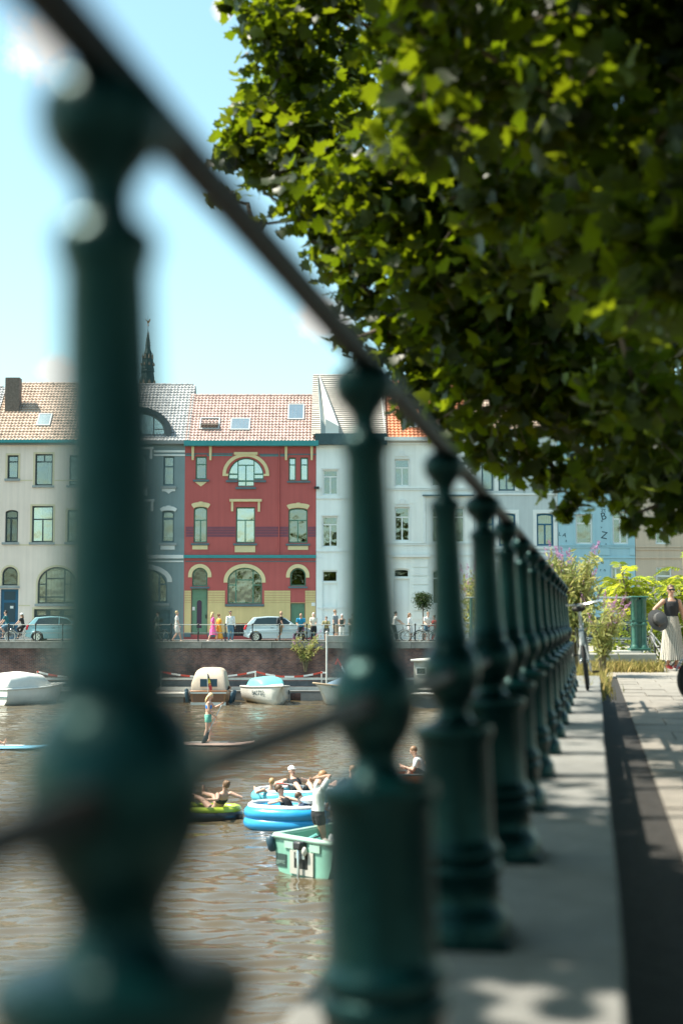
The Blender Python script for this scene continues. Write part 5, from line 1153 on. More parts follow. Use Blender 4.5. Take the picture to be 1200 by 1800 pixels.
    RK.build('rack', m_steel, r)
    return r
RIDE = dict(hip=(0, -.27, .98), lean=14, hl=(-.27, .17, 1.03), hr=(.27, .17, 1.03), fl=(-.1, -.16, .50), fr_=(.1, .06, .26))
w_tyre = mat('cream_tyre', (.60, .58, .52), .7)
bicycle('dark bicycle under the rider in teal shirt', on_quay(6, 83.6), L_, tyre=w_tyre); person('bearded cyclist in teal shirt passing the blue door', on_quay(6, 83.6), L_, 1.76, hair=(HD_, 'short'), top=(('teal', (.03, .14, .16)), 'short'), bottom=(JN, 'shorts'), **RIDE)
bicycle('dark bicycle with pale tyres under the helmeted rider', on_quay(34, 83.0), L_, tyre=w_tyre, wr=.32); person('small cyclist in white helmet behind the teal rider', on_quay(33, 83.0), L_, 1.55, True, hair=(HBR, 'long'), top=(BK, 'short'), bottom=(BK, 'long'), extras=[('helmet', 'white', (.75, .76, .76))], hip=(0, -.27, .92), lean=12, hl=(-.26, .17, .99), hr=(.26, .17, .99), fl=(-.1, -.14, .46), fr_=(.1, .06, .24))
bicycle('black bicycle pushed by the man in sage shirt', on_quay(272, 82.75), L_)
bicycle('black bicycle under the man in white shirt beside the red door post', on_quay(697, 82.9), R_); person('man in white shirt and black trousers astride a bicycle', on_quay(699, 82.9), R_ + .2, 1.76, hair=(HD_, 'short'), top=(W, 'short'), bottom=(BK, 'long'), hl=(-.25, .30, 1.03), hr=(.25, .30, 1.03), fl=(-.22, -.05, .08), fr_=(.22, -.05, .08), hip=(0, -.25, .93), lean=12)
bicycle('bicycle with cream tyres beside the woman in white', on_quay(726, 82.72), R_, tyre=w_tyre, col=(.10, .10, .09)); person('long haired woman in loose white blouse holding a bicycle', on_quay(720, 83.05), R_ - .4, 1.68, True, hair=(HBR, 'long'), top=(W, 'half'), bottom=(W, 'shorts'))
bicycle('black bicycle under the cyclist leaning on the far rail', on_quay(752, 82.72), R_, col=(.05, .05, .05)); person('cyclist in white shirt leaning both arms on the rail', on_quay(750, 82.95), T_ + .3, 1.78, hair=(HBR, 'short'), top=(W, 'short'), bottom=(JN, 'shorts'), lean=25, hip=(0, -.05, .93), hl=(-.1, .42, 1.0), hr=(.15, .42, 1.0))
person('person in loose red outfit sitting against a bicycle', on_quay(765, 82.95), L_ + .6, 1.62, True, hair=(HB, 'bun'), top=(('red', (.62, .05, .04)), 'long'), bottom=(('red', (.62, .05, .04)), 'long'), hip=(0, -.1, .78), lean=20, hl=(-.1, .4, .95), hr=(.1, .4, .9), fl=(-.1, .35, .08), fr_=(.1, .2, .08)); bicycle('pale bicycle behind the person in red', on_quay(768, 82.72), L_, col=(.5, .5, .48))
bicycle('dark bicycle parked at the far rail below the blue house', on_quay(1079, 82.7), R_ + .1); bicycle('second dark bicycle parked below the blue house, partly behind the pillar', on_quay(1105, 82.9), L_, col=(.04, .05, .07), group=None)
bicycle('bicycle leaning on the railing end with handlebars over the ledge', rail_pt(17.2, -.10, LEDGE_Z + .005), RZ, col=(.10, .13, .14), roll=-.10); bicycle('black fat tyred bicycle standing on the path beside the walkers', (4.70, 17.1, .0), L_ + .3, wr=.30, tw=.045, col=(.012, .012, .014), roll=.05, wb=.95)
bicycle('grey bicycle parked behind the woman in striped skirt', (7.15, 32.2, 0), .25, col=(.2, .2, .2))

# ------------------------------------------------------------------ cars
def car(label, loc, yaw, col, L=3.95, Wd=.84, Ht=1.48):
    r = empty('hatchback_car', loc, yaw, label, 'car'); mp = mat('car_paint_%d' % int(col[2] * 100), col, .25, coat=.6, vary=.03); mg = mat('car_glass', (.02, .035, .04), .05); mt = m_tyre; mk = mat('car_trim_black', (.015, .015, .017), .6)
    f, b = L / 2, -L / 2; wf, wb_ = f - .78, b + .70; zb = .92
    def wx(y, z): return (Wd - .10 * max(0, (abs(y) - (L / 2 - .5)) / .5) ** 2) * (1 - .02 * (z < .35)) if z <= zb else Wd - .02 - (z - zb) / (Ht - zb) * .17
    def arc(c): return [(c + .36 * cos(a), .28 + .36 * sin(a)) for a in [radians(k) for k in range(172, 0, -16)]]
    low = [(b + .06, .30), (wb_ - .37, .22)] + arc(wb_) + [(wb_ + .37, .20), (wf - .37, .20)] + arc(wf) + [(wf + .37, .22), (f - .05, .28), (f, .48), (f - .06, .68), (f - .30, .80), (f - .95, .95), (-.2, .965), (b + .25, .98), (b + .04, .92), (b, .60)]
    up = [(f - .98, .945), (f - 1.60, 1.38), (f - 2.05, 1.47), (-.6, 1.49), (b + .55, 1.42), (b + .16, 1.0), (b + .22, .96), (-.2, .955)]
    def solid(pts, name, m, bev):
        n = len(pts); V = [(wx(*p), p[0], p[1]) for p in pts] + [(-wx(*p), p[0], p[1]) for p in pts]; T = tessellate_polygon([[Vector((p[0], p[1], 0)) for p in pts]])
        o = MB().add(V, [t for t in T] + [tuple(i + n for i in reversed(t)) for t in T] + [(i, (i + 1) % n, (i + 1) % n + n, i + n) for i in range(n)])
        o = o.build(name, m, r, angle=30); bm = bmesh.new(); bm.from_mesh(o.data); bmesh.ops.recalc_face_normals(bm, faces=bm.faces); bm.to_mesh(o.data); bm.free(); bevel(o, bev, 3); return o
    solid(low, 'body', mp, .05); solid(up, 'cabin', mp, .05)
    def side(pts, name, m, off=.012):
        for s in (1, -1):
            V = [(s * (wx(y, z) + off), y, z) for y, z in pts]; MB().add(V, [tuple(range(len(V))) if s > 0 else tuple(reversed(range(len(V))))]).build(name, m, r, smooth=False)
    side([(f - 1.10, .985), (f - 1.62, 1.34), (f - 2.0, 1.41), (-.02, 1.42), (-.02, .99)], 'side_window', mg); side([(-.08, .99), (-.08, 1.42), (-.6, 1.42), (b + .75, 1.36), (b + .52, 1.02)], 'side_window', mg); side([(-.055, .25), (-.04, .25), (-.04, .96), (-.055, .96)], 'door_seam', mk, .022); side([(-.45, .80), (-.25, .80), (-.25, .83), (-.45, .83)], 'door_handle', mk, .03)
    def cross(y0, z0, w0, y1, z1, w1, name, m): MB().add([(-w0, y0, z0), (w0, y0, z0), (w1, y1, z1), (-w1, y1, z1)], [(0, 1, 2, 3)]).build(name, m, r, smooth=False)
    cross(f - 1.02, 1.0, .74, f - 1.585, 1.40, .62, 'windscreen', mg); cross(b + .14, 1.04, .70, b + .52, 1.41, .60, 'rear_window', mg)
    for s in (-1, 1):
        MB().tube([(s * .70, b + .07, .74), (s * .74, b + .16, .98)], [.09, .07], 10).build('tail_light', mat('tail_light_red', (.55, .02, .03), .25), r); MB().tube([(s * .66, f - .14, .66), (s * .74, f - .42, .78)], [.08, .05], 10).build('headlight', mat('headlight_glass', (.7, .72, .72), .1), r)
        MB().tube([(s * .86, f - 1.25, .98), (s * .97, f - 1.28, 1.02)], [(.05, .06), (.07, .08)], 8).build('wing_mirror', mp, r)
        for y in (wb_, wf):
            w = MB().tube([(s * (Wd - .18), y, .30), (s * (Wd - .005), y, .30)], .30, 24, cap=False).build('wheel', mt, r); MB().tube([(s * (Wd - .05), y, .30), (s * (Wd + .008), y, .30)], .20, 20, cap=False).build('hubcap', m_steel, w)
            for k in range(5):
                a = k * 2 * pi / 5; MB().tube([(s * (Wd + .012), y + .07 * cos(a), .30 + .07 * sin(a)), (s * (Wd + .012), y + .15 * cos(a), .30 + .15 * sin(a))], [(.022, .006)] * 2, 6, side=(0, -sin(a), cos(a))).build('hub_hole', mk, w)
    MB().box(-.26, .26, b - .012, b + .01, .56, .66).build('number_plate', m_trimw, r); MB().box(-.7, .7, b - .02, b + .1, .32, .46).build('bumper', mp, r)
    return r
cx = on_quay(490, 83.62); car('silver blue hatchback parked before the red house', (cx[0], 83.62, QUAY_Z), R_, (.42, .52, .56), 4.0)
cx = on_quay(110, 83.62); car('pale turquoise hatchback parked before the cream house', (cx[0], 83.62, QUAY_Z), R_, (.22, .42, .46), 4.0)
cx = on_quay(1045, 83.62); car('black car parked before the pale blue house', (cx[0] + 1.4, 83.62, QUAY_Z), R_, (.02, .025, .03), 4.2)

# ================================================================== boats, pontoon and people on the water
def hull(mb, L, Bm, Hs, Hb, bow=.55, flat=.62, draft=.15, n=14, tumble=0.0, transom=1.0):
    """open hull shell from stern (y=0) to bow (y=L); sheer rises from Hs to Hb"""
    rings = []
    for i in range(n + 1):
        t = i / n; k = t if t < bow else t
        w = Bm / 2 * (transom + (1 - transom) * min(1, t / .3)) * (1 - max(0, (t - (1 - bow)) / bow) ** 1.8)
        w = max(w, .015); s = Hs + (Hb - Hs) * t * t; rake = .10 * L * max(0, t - .8) / .2 if t > .8 else 0
        kz = -draft + (s + draft) * max(0, (t - .86) / .14) ** 2 * .8
        y = t * L
        prof = [(1.0, 1.0), (.985, .72), (.93, .38), (flat + .12, .12), (flat * .5, .0)]
        ring = [(w * a, y + (rake * (b - .4) if t > .8 else 0), kz + (s - kz) * b) for a, b in prof]
        rings.append([Vector(p) for p in ring] + [Vector((-p[0], p[1], p[2])) for p in reversed(ring)])
    return rings
def hull_mesh(mb, rings, thick=.05):
    n = len(rings[0]); base = len(mb.v); vs = [p for r in rings for p in r]; fs = []
    for i in range(len(rings) - 1):
        for j in range(n - 1): a = i * n + j; fs.append((a, a + 1, a + 1 + n, a + n))
    fs.append(tuple(range(n)))
    mb.add(vs, fs)
    inn = []
    for r in rings:
        q = []
        for j, p in enumerate(r):
            k = 1 - thick / max(abs(r[0].x), .08); z = p.z + (thick if 0 < j < n - 1 else 0); q.append(Vector((p.x * max(k, .3), p.y + (thick if r is rings[0] else 0), z)))
        inn.append(q)
    vs = [p for r in inn for p in r]; fs = []
    for i in range(len(rings) - 1):
        for j in range(n - 1): a = i * n + j; fs.append((a, a + n, a + n + 1, a + 1))
    fs.append(tuple(reversed(range(n))))
    off = len(mb.v) - base; mb.add(vs, fs); m = len(rings)
    rim = []
    for i in range(m - 1):
        for j in (0, n - 1): a = base + i * n + j; b = a + n; rim.append((a, b, b + off, a + off))
    mb.f += rim; mb.f.append((base, base + n - 1, base + n - 1 + off, base + off))
    return mb
def gunwale(rings, r, name, m, parent, both=True):
    for j in (0, -1): MB().tube([rg_[j] for rg_ in rings], r, 8).build(name, m, parent)
    MB().tube([rings[0][0], rings[0][-1]], r, 8).build(name, m, parent)

# --- pontoon
PY = 79.2; dx = lambda u, Y=PY: at(u, 1210, Y).x
m_pont = mat('pontoon_grey', (.20, .21, .21), .8, vary=.3, vscale=2); m_pale = mat('pontoon_beam', (.62, .60, .55), .6, vary=.15); m_float = mat('pontoon_float', (.27, .26, .24), .8, vary=.35, vscale=1)
po = empty('pontoon', (0, PY, WATER_Z), 0, 'long floating pontoon with pale rails below the brick quay wall', 'pontoon')
MB().box(dx(-250), dx(1000), .55, 2.3, .40, .52).build('deck', m_pont, po); MB().box(dx(-250), dx(1000), .42, .55, .56, .76).build('edge_beam', m_pale, po); MB().box(dx(-250), dx(1000), .50, .56, 1.14, 1.26).build('hand_rail', m_pale, po)
MB().box(dx(-250), dx(1000), .62, .74, .80, 1.08).build('dark_screen', mat('screen_grey', (.09, .10, .11), .7, vary=.3), po)
for u in range(-240, 1000, 64): MB().box(dx(u), dx(u + 46), .52, 2.2, -.25, .40).build('float', m_float, po)
for u in (62, 189, 281, 448, 565, 700, 830): MB().bar((dx(u), .53, .5), (dx(u), .53, 1.62), .035, 8).build('post', m_pale, po)
bevel(MB().box(dx(270), dx(333), -1.6, .40, .30, .50).build('gangway_deck', mat('pale_deck', (.55, .52, .46), .8, vary=.15), po), .01); MB().box(dx(275), dx(328), -1.5, .38, -.2, .30).build('gangway_float', m_float, po)
def tape_mat():
    m = bpy.data.materials.new('warning_tape'); m.use_nodes = True; N = m.node_tree.nodes; L = m.node_tree.links; b = N['Principled BSDF']; tc = N.new('ShaderNodeTexCoord'); sx = N.new('ShaderNodeSeparateXYZ'); L.new(tc.outputs['Object'], sx.inputs[0])
    f = N.new('ShaderNodeMath'); f.operation = 'FRACT'; s = N.new('ShaderNodeMath'); s.operation = 'MULTIPLY'; s.inputs[1].default_value = .95; L.new(sx.outputs['X'], s.inputs[0]); L.new(s.outputs[0], f.inputs[0])
    g = N.new('ShaderNodeMath'); g.operation = 'GREATER_THAN'; g.inputs[1].default_value = .5; L.new(f.outputs[0], g.inputs[0]); mx = N.new('ShaderNodeMix'); mx.data_type = 'RGBA'; L.new(g.outputs[0], mx.inputs[0]); mx.inputs['A'].default_value = (.78, .74, .70, 1); mx.inputs['B'].default_value = (.62, .07, .04, 1); L.new(mx.outputs['Result'], b.inputs['Base Color']); return m
m_tape = tape_mat(); pts = []
us = [62, 189, 281, 448, 565, 574]; zs = [1.60, 1.60, 1.60, 1.60, 1.56, 1.56]
for i in range(len(us) - 1):
    for k in range(9):
        t = k / 9; pts.append((dx(us[i] + (us[i + 1] - us[i]) * t), PY + .48, WATER_Z + zs[i] + (zs[i + 1] - zs[i]) * t - .30 * 4 * t * (1 - t) * min(1, (us[i + 1] - us[i]) / 130)))
tag(MB().tube(pts, [(.012, .055)] * len(pts), 6, side=(0, 1, 0)).build('barrier_tape', m_tape), 'sagging red and white barrier tape strung along the pontoon', 'tape')
px_ = at(574, 1150, 79.4)
mp_ = MB().bar((0, 0, 0), (0, 0, 3.75), .05, 10).build('mooring_pole', m_pale, None, (px_.x, 79.4, WATER_Z)); tag(mp_, 'tall pale mooring pole rising beside the pontoon', 'pole'); MB().lathe([(.07, 3.75), (.07, 3.82), (.03, 3.86)], n=10).build('cap', m_pale, mp_)
q = at(593, 1158, 76.8); q2 = at(610, 1186, 76.8)
tag(MB().tube([(q.x - .1, 76.8, q.z - .3), (q.x, 76.8, q.z), (q.x + .15, 76.8, q.z - .3), (q2.x, 76.8, q2.z - .1)], [(.012, .05)] * 4, 6, side=(0, 1, 0)).build('tape_end', m_tape), 'loose end of red and white tape tied above the blue covered boat', 'tape')

m_hw = mat('white_gelcoat', (.70, .69, .64), .3, coat=.3, vary=.06); m_var = mat('varnished_wood', (.32, .13, .045), .3, vary=.35, vscale=6, coat=.4); m_fend = mat('fender_navy', (.02, .06, .09), .5); m_can = mat('beige_canvas', (.46, .38, .30), .85, vary=.08, bump=.3, bscale=5)
# --- wooden launch with canvas canopy, stern to the viewer
b = at(366, 1237, 75.4); lw = empty('wooden_launch', (b.x, b.y, WATER_Z), 0, 'varnished wooden launch with beige canvas canopy moored stern out', 'boat')
rg_ = hull(None, 4.2, 2.05, .72, 1.0, .5, .6, .2, transom=.92); rg2 = [[Vector((p.x, p.y, p.z)) for p in r] for r in rg_]
hull_mesh(MB(), rg2).build('hull', m_var, lw); gunwale(rg2, .04, 'gunwale', m_var, lw); MB().box(-.92, .92, -.03, .3, -.1, .14).build('waterline_band', m_hw, lw)
can = []
for y, z in ((.25, 0), (.35, .75), (.9, 1.22), (2.2, 1.26), (2.7, 1.0), (3.0, .25)):
    n = 16; can.append([Vector(((.94 - (.10 if z > .9 else 0)) * (abs(cos(pi * k / n)) ** .45) * (1 if cos(pi * k / n) > 0 else -1), y, .66 + max(.02, z) * (sin(pi * k / n) ** .35 if 0 < k < n else 0))) for k in range(n + 1)])
MB().loft(can, True).build('canopy', m_can, lw, smooth=True, angle=70)
MB().box(-.45, .45, .20, .27, .95, 1.36).build('rear_window', mat('canopy_window', (.03, .08, .12), .1), lw)
MB().box(-.95, .95, -.06, .06, .60, .68).build('stern_rail', m_hw, lw); MB().box(-.80, .80, -.04, -.01, .20, .55).build('transom_panel', mat('dark_varnish', (.18, .07, .03), .3, coat=.4), lw)
fl_ = empty('boat_flag', (b.x - .02, b.y - .12, WATER_Z + .7), 0, 'limp black yellow and red flag on the wooden launch stern', 'flag'); MB().bar((0, 0, 0), (-.02, 0, 1.05), .015, 6).build('pole', m_hw, fl_)
for k, (c, nm) in enumerate((((.02, .02, .02), 'black'), ((.80, .58, .06), 'yellow'), ((.60, .06, .06), 'red'))):
    x0 = -.02; MB().tube([(x0 + .03 + .045 * k, 0, .92 - .24 * k), (x0 + .06 + .05 * k, .02, .72 - .25 * k), (x0 + .09 + .05 * k, 0, .62 - .27 * k)], [(.03 + .02 * k, .012), (.06 + .01 * k, .02), (.065, .012)], 8, side=(1, 0, 0)).build('stripe', mat('flag_' + nm, c, .8), fl_)
for i, (x, z) in enumerate(((-1.12, .28), (-1.18, .38), (1.15, .25), (1.22, .3))): tag(MB().tube([(x, .35 + .5 * (i % 2), WATER_Z + z - .12), (x + (.12 if x > 0 else -.05), .3 + .5 * (i % 2), WATER_Z + z + .38)], .11, 12).build('fender', m_fend, None, (b.x, b.y, 0)), 'navy fender hanging on the wooden launch towards the ' + ('gangway deck' if x < 0 else 'white speedboat'), 'fender', 'fenders of the wooden launch')
MB()
# --- white speedboat, bow to the viewer
b = at(488, 1230, 75.2); sb = empty('speedboat', (b.x + .2, b.y, WATER_Z), 0, 'white speedboat with turquoise windscreen cover and black registration number', 'boat')
rg_ = hull(None, 4.0, 2.2, .85, 1.0, .6, .55, .12); M_ = Matrix.Rotation(radians(200), 4, 'Z') @ Matrix.Translation((0, -4.0, 0))
def place(rings): return [[M_ @ p for p in r] for r in rings]
rp = place(rg_); hull_mesh(MB(), rp).build('hull', m_hw, sb); gunwale(rp, .045, 'rub_rail', mat('rub_rail_grey', (.45, .44, .40), .5), sb)
dk = MB(); top_r = [[r[0] * .97 + Vector((0, 0, .02)), Vector((0, 0, 0)), r[-1] * .97 + Vector((0, 0, .02))] for r in rp]
for r in top_r: r[0].z += 0; m_ = (r[0] + r[2]) / 2; r[1] = m_ + Vector((0, 0, .14))
V_ = [p for r in top_r for p in r]; dk.add(V_, [(i * 3 + j, i * 3 + j + 1, i * 3 + j + 4, i * 3 + j + 3) for i in range(len(top_r) - 1) for j in (0, 1)]); dk.build('deck', m_hw, sb)
m_tq = mat('turquoise_cover', (.16, .50, .52), .45, vary=.1); cs = []
for y, w_, z in ((.6, .92, .02), (.8, .90, .46), (1.6, .86, .52), (2.1, .74, .44), (2.6, .55, .06)):
    n = 12; cs.append([M_ @ Vector((w_ * cos(pi * k / n), y, .92 + z * (sin(pi * k / n) ** .5 if 0 < k < n else 0))) for k in range(n + 1)])
MB().loft(cs).build('windscreen_cover', m_tq, sb, angle=60)
tm = text_mesh('B43722', .34, m_letter, 'registration', .004)
def side_text(me, fr, flip, parent, rings, vf=.3, name='registration_number'):
    n = len(rings) - 1; i = int(fr * n); J = (0, 1, 2) if not flip else (-1, -2, -3)
    pt = lambda r: r[J[0]].lerp(r[J[2]], vf); p = pt(rings[i]); d = (pt(rings[i + 1]) - pt(rings[i - 1])).normalized(); u = (rings[i][J[0]] - rings[i][J[2]]).normalized()
    cen = (rings[i][0] + rings[i][-1]) / 2; out = d.cross(u).normalized()
    if out.dot(p - cen) < 0: out = -out
    xa = u.cross(out).normalized(); upn = out.cross(xa).normalized()
    o = linked(name, me, parent); o.matrix_local = Matrix.Translation(p + out * .018) @ Matrix((xa, upn, out)).transposed().to_4x4(); return o
side_text(tm, .66, False, sb, rp, .5); side_text(tm, .66, True, sb, rp, .5)
for x, y in ((-1.62, .9), (-1.40, 1.1)): tag(MB().tube([(x - .1, y, WATER_Z + .25), (x + .05, y, WATER_Z + .72)], .12, 12).build('fender', m_hw if x < -1.5 else m_fend, None, (b.x + .2, b.y + 1.2, 0)), ('white' if x < -1.5 else 'navy') + ' fender hanging beside the white speedboat bow', 'fender')
# --- blue covered sloop
b = at(590, 1226, 76.6); bs = empty('covered_sloop', (b.x + 1.0, b.y, WATER_Z), 0, 'white sloop under a taut blue grey cover', 'boat')
rg_ = hull(None, 4.6, 1.9, .75, 1.15, .6, .6, .15); M_ = Matrix.Rotation(radians(118), 4, 'Z') @ Matrix.Translation((0, -2.4, 0)); rp = place(rg_)
hull_mesh(MB(), rp).build('hull', m_hw, bs); gunwale(rp, .05, 'rub_rail', mat('tan_rope', (.45, .33, .22), .8), bs); cs = []
for y, w_, z in ((.1, .86, .2), (.5, .9, .62), (2.0, .94, .72), (3.2, .75, .5), (4.0, .4, .2)):
    n = 12; cs.append([M_ @ Vector((w_ * cos(pi * k / n), y, .80 + .12 * y / 4 + z * (sin(pi * k / n) ** .8 if 0 < k < n else 0))) for k in range(n + 1)])
MB().loft(cs).build('cover', mat('blue_grey_canvas', (.17, .25, .34), .8, vary=.12), bs, angle=60)
# --- white covered boat at the picture edge
b = at(20, 1234, 75.2); wc = empty('covered_cruiser', (b.x - .9, b.y, WATER_Z), 0, 'white motor boat under a white canvas cover', 'boat')
rg_ = hull(None, 4.6, 2.3, .85, 1.0, .5, .6, .15, transom=.95); M_ = Matrix.Rotation(radians(-38), 4, 'Z'); rp = place(rg_)
hull_mesh(MB(), rp).build('hull', m_hw, wc); gunwale(rp, .05, 'rub_rail', m_hw, wc); cs = []
for y, w_, z in ((.05, 1.02, .25), (.3, 1.04, .80), (1.6, 1.02, .88), (2.8, .8, .7), (3.6, .5, .1)):
    n = 14; cs.append([M_ @ Vector((w_ * abs(cos(pi * k / n)) ** .6 * (1 if k < n / 2 else -1), y, .84 + z * (sin(pi * k / n) ** .5 if 0 < k < n else 0))) for k in range(n + 1)])
MB().loft(cs).build('cover', mat('white_canvas', (.72, .71, .66), .8, vary=.06), wc, angle=60); MB().tube([M_ @ Vector((-1.1, -.03, .45)), M_ @ Vector((1.1, -.03, .45))], .03, 8).build('stripe', mat('stripe_teal', (.15, .30, .30), .5), wc)
# --- old cabin boat between the posts
b = on_level(742, 1245, WATER_Z); cb = empty('cabin_boat', (b.x + .3, b.y, WATER_Z), 0, 'old grey cabin boat with pale roof moored bow out', 'boat')
rg_ = hull(None, 6, 2.3, .95, 1.2, .5, .6, .2, transom=.9); M_ = Matrix.Rotation(radians(-20), 4, 'Z'); rp = place(rg_); m_oldg = mat('old_grey_paint', (.33, .32, .28), .6, vary=.25)
hull_mesh(MB(), rp).build('hull', mat('dark_hull', (.05, .06, .06), .5), cb); gunwale(rp, .05, 'rub_rail', m_pale, cb); k0 = MB().box(-.95, .95, .6, 3.6, .9, 2.35); k0.xform(M_).build('cabin', m_oldg, cb); k0 = MB().box(-1.08, 1.08, .45, 3.75, 2.35, 2.45); bevel(k0.xform(M_).build('roof', m_pale, cb), .02)
for x in (-.55, .45): w_ = MB().box(x - .28, x + .28, .57, .6, 1.65, 2.05).xform(M_).build('window', m_pale, cb); MB().box(x - .22, x + .22, .55, .57, 1.71, 1.99).xform(M_).build('pane', mat('car_glass', (.02, .035, .04), .05), w_)
k0 = MB().tube([(-1.0, -.05, .7), (-.2, -.12, .75), (1.0, -.05, .7)], .06, 8); k0.xform(M_).build('swim_platform', m_pale, cb)

# --- paddle boards
def board(label, c, yaw, L, Wd, m, name='paddle_board', stripe=None):
    r = empty(name, (c[0], c[1], WATER_Z), yaw, label, 'board'); rings = []
    for i in range(19):
        t = i / 18; y = -L / 2 + L * t; w = Wd / 2 * max(.12, (1 - abs(2 * t - 1) ** 2.6)) ; z = .08 + .10 * max(0, t - .75) ** 2 * 10
        rings.append([Vector((w * cos(2 * pi * k / 16), y, z + .07 * sin(2 * pi * k / 16))) for k in range(16)])
    MB().loft(rings).build('deck', m, r, angle=60)
    if stripe: MB().box(-Wd * .26, Wd * .26, -L * .22, L * .20, .143, .156).build('deck_pad', stripe, r)
    MB().plate([(-.1, -.15), (.08, -.15), (.1, .03), (-.1, .03)], [], -.008, .008).xform(Matrix.Rotation(pi / 2, 4, 'Z')).build('fin', m_black, r, (0, -L * .42, 0)); return r
sp_ = on_level(368, 1312, WATER_Z)
board('pale pink paddle board under the standing woman', sp_, R_ - .06, 3.2, .80, mat('pink_board', (.66, .46, .38), .4, vary=.06), stripe=mat('board_pad', (.55, .52, .47), .7))
SP = Vector((sp_.x - .05, sp_.y, WATER_Z + .155))
person('blonde woman in blue bikini top and mint shorts paddling a board', SP, R_, 1.72, True, hair=((.70, .50, .26), 'long'), top=(('bikini_blue', (.04, .20, .62)), 'bikini'), bottom=(('mint', (.16, .48, .38)), 'hot'), shoes=None, vox=.015, hp=22, tone='fair',
       hl=(-.12, .42, 1.30), hr=(.10, .22, .92), fl=(-.16, .04, .075), fr_=(.14, -.12, .075), kl=(0, 1, 0), lean=3)
def rot2(v, yaw): return Matrix.Rotation(yaw, 3, 'Z') @ Vector(v)
pd = empty('paddle', SP + rot2((0, .45, 0), R_), 0, 'black and white paddle held by the woman on the board', 'paddle')
P0, P1 = SP + rot2((-.10, .50, 1.36), R_), SP + rot2((.20, -.05, .18), R_); d_ = (P1 - P0).normalized(); o0 = pd.location
MB().bar(P0 - o0, P0.lerp(P1, .85) - o0, .016, 8).build('shaft', mat('paddle_white', (.6, .6, .58), .4), pd); MB().tube([P0.lerp(P1, .80) - o0, P0.lerp(P1, 1.0) - o0, P0 + (P1 - P0) * 1.22 - o0], [(.02, .012), (.085, .012), (.06, .01)], 10, side=(1, 0, 0)).build('blade', m_black, pd); MB().tube([P0 - o0 - Vector((.06, 0, 0)), P0 - o0 + Vector((.06, 0, 0))], .016, 8).build('grip', m_black, pd)
k_ = on_level(8, 1318, WATER_Z); board('blue and white board with a reclining paddler', k_, R_, 3.3, .75, mat('blue_board', (.16, .40, .55), .35, vary=.05), stripe=mat('board_white', (.6, .66, .68), .5))
person('paddler lying back on the blue and white board', (k_.x - .45, k_.y, WATER_Z + .14), R_, 1.72, hair=(HB, 'short'), bottom=(('navy', (.03, .05, .10)), 'shorts'), shoes=None, tone='tan', hip=(0, -.35, .10), lean=-50, hl=(-.25, -.75, .22), hr=(.25, -.75, .22), fl=(-.12, .30, .10), fr_=(.12, .45, .09), kl=(0, .2, 1), kr=(0, .2, 1))

# --- inflatables
def ring_tube(mb, rx, ry, r, z, n=48, m=12, p=2.4):
    vs = []; fs = []
    def P(a): c, s = cos(a), sin(a); return Vector((rx * abs(c) ** (2 / p) * (1 if c > 0 else -1), ry * abs(s) ** (2 / p) * (1 if s > 0 else -1), z))
    for i in range(n):
        a = 2 * pi * i / n; q = P(a); t = (P(a + .02) - P(a - .02)).normalized(); o = Vector((t.y, -t.x, 0))
        for j in range(m): b_ = 2 * pi * j / m; vs.append(q + o * (r * cos(b_)) + Vector((0, 0, r * sin(b_) * (1 + .04 * sin(i * 2.1)))))
    for i in range(n):
        for j in range(m): fs.append((i * m + j, ((i + 1) % n) * m + j, ((i + 1) % n) * m + (j + 1) % m, i * m + (j + 1) % m))
    return mb.add(vs, fs)
def vinyl(name, c): return mat('vinyl_' + name, c, .28, coat=.3, vary=.05, bump=.25, bscale=5)
def raft(label, c, yaw, rx, ry, tubes, floor, name='inflatable_raft', p=2.4):
    r = empty(name, (c[0], c[1], WATER_Z), yaw, label, 'inflatable')
    for z, rad, m in tubes: ring_tube(MB(), rx, ry, rad, z, p=p).build('tube', m, r, angle=80)
    n = 28; MB().loft([[Vector((rx * .98 * cos(2 * pi * k / n), ry * .98 * sin(2 * pi * k / n), z)) for k in range(n)] for z in (.03, .07)]).build('floor', floor, r); return r
vb, vw = vinyl('blue', (.02, .30, .62)), vinyl('white', (.66, .68, .70)); vlb = vinyl('aqua', (.10, .48, .62))
c1 = on_level(495, 1452, WATER_Z); raft('large blue and white inflatable lounge beside the mint boat', (c1.x + .12, c1.y - .1), -.35, .80, .56, [(.10, .155, vb), (.31, .145, vb), (.455, .06, vw)], vlb)
c2 = on_level(515, 1426, WATER_Z); raft('aqua and white inflatable lounge behind the larger one', (c2.x + .05, c2.y + .35), -.15, .92, .52, [(.11, .15, vw), (.31, .14, vlb), (.44, .055, vw)], vlb)
c3 = on_level(345, 1441, WATER_Z); raft('black and lime inflatable dinghy', (c3.x - .2, c3.y + .3), 0, 1.10, .42, [(.06, .14, vinyl('black', (.012, .014, .016))), (.20, .085, vinyl('lime', (.36, .46, .04)))], vinyl('black', (.012, .014, .016)), name='inflatable_dinghy', p=3)
SIT = dict(hip=(0, 0, .06), shoes=None, kl=(-.2, .1, 1), kr=(.2, .1, 1))
cc = Vector((c3.x - .2, c3.y + .3, WATER_Z + .05))
person('man in black shirt sitting in the lime dinghy', cc + Vector((-.48, .12, 0)), R_ - .5, 1.78, hair=(HD_, 'short'), top=(BK, 'short'), bottom=(('slate', (.07, .08, .08)), 'shorts'), tone='tan', lean=8, hl=(-.12, .52, .42), hr=(.20, .52, .40), fl=(-.15, .55, .12), fr_=(.18, .62, .12), vox=.018, hp=10, **SIT)
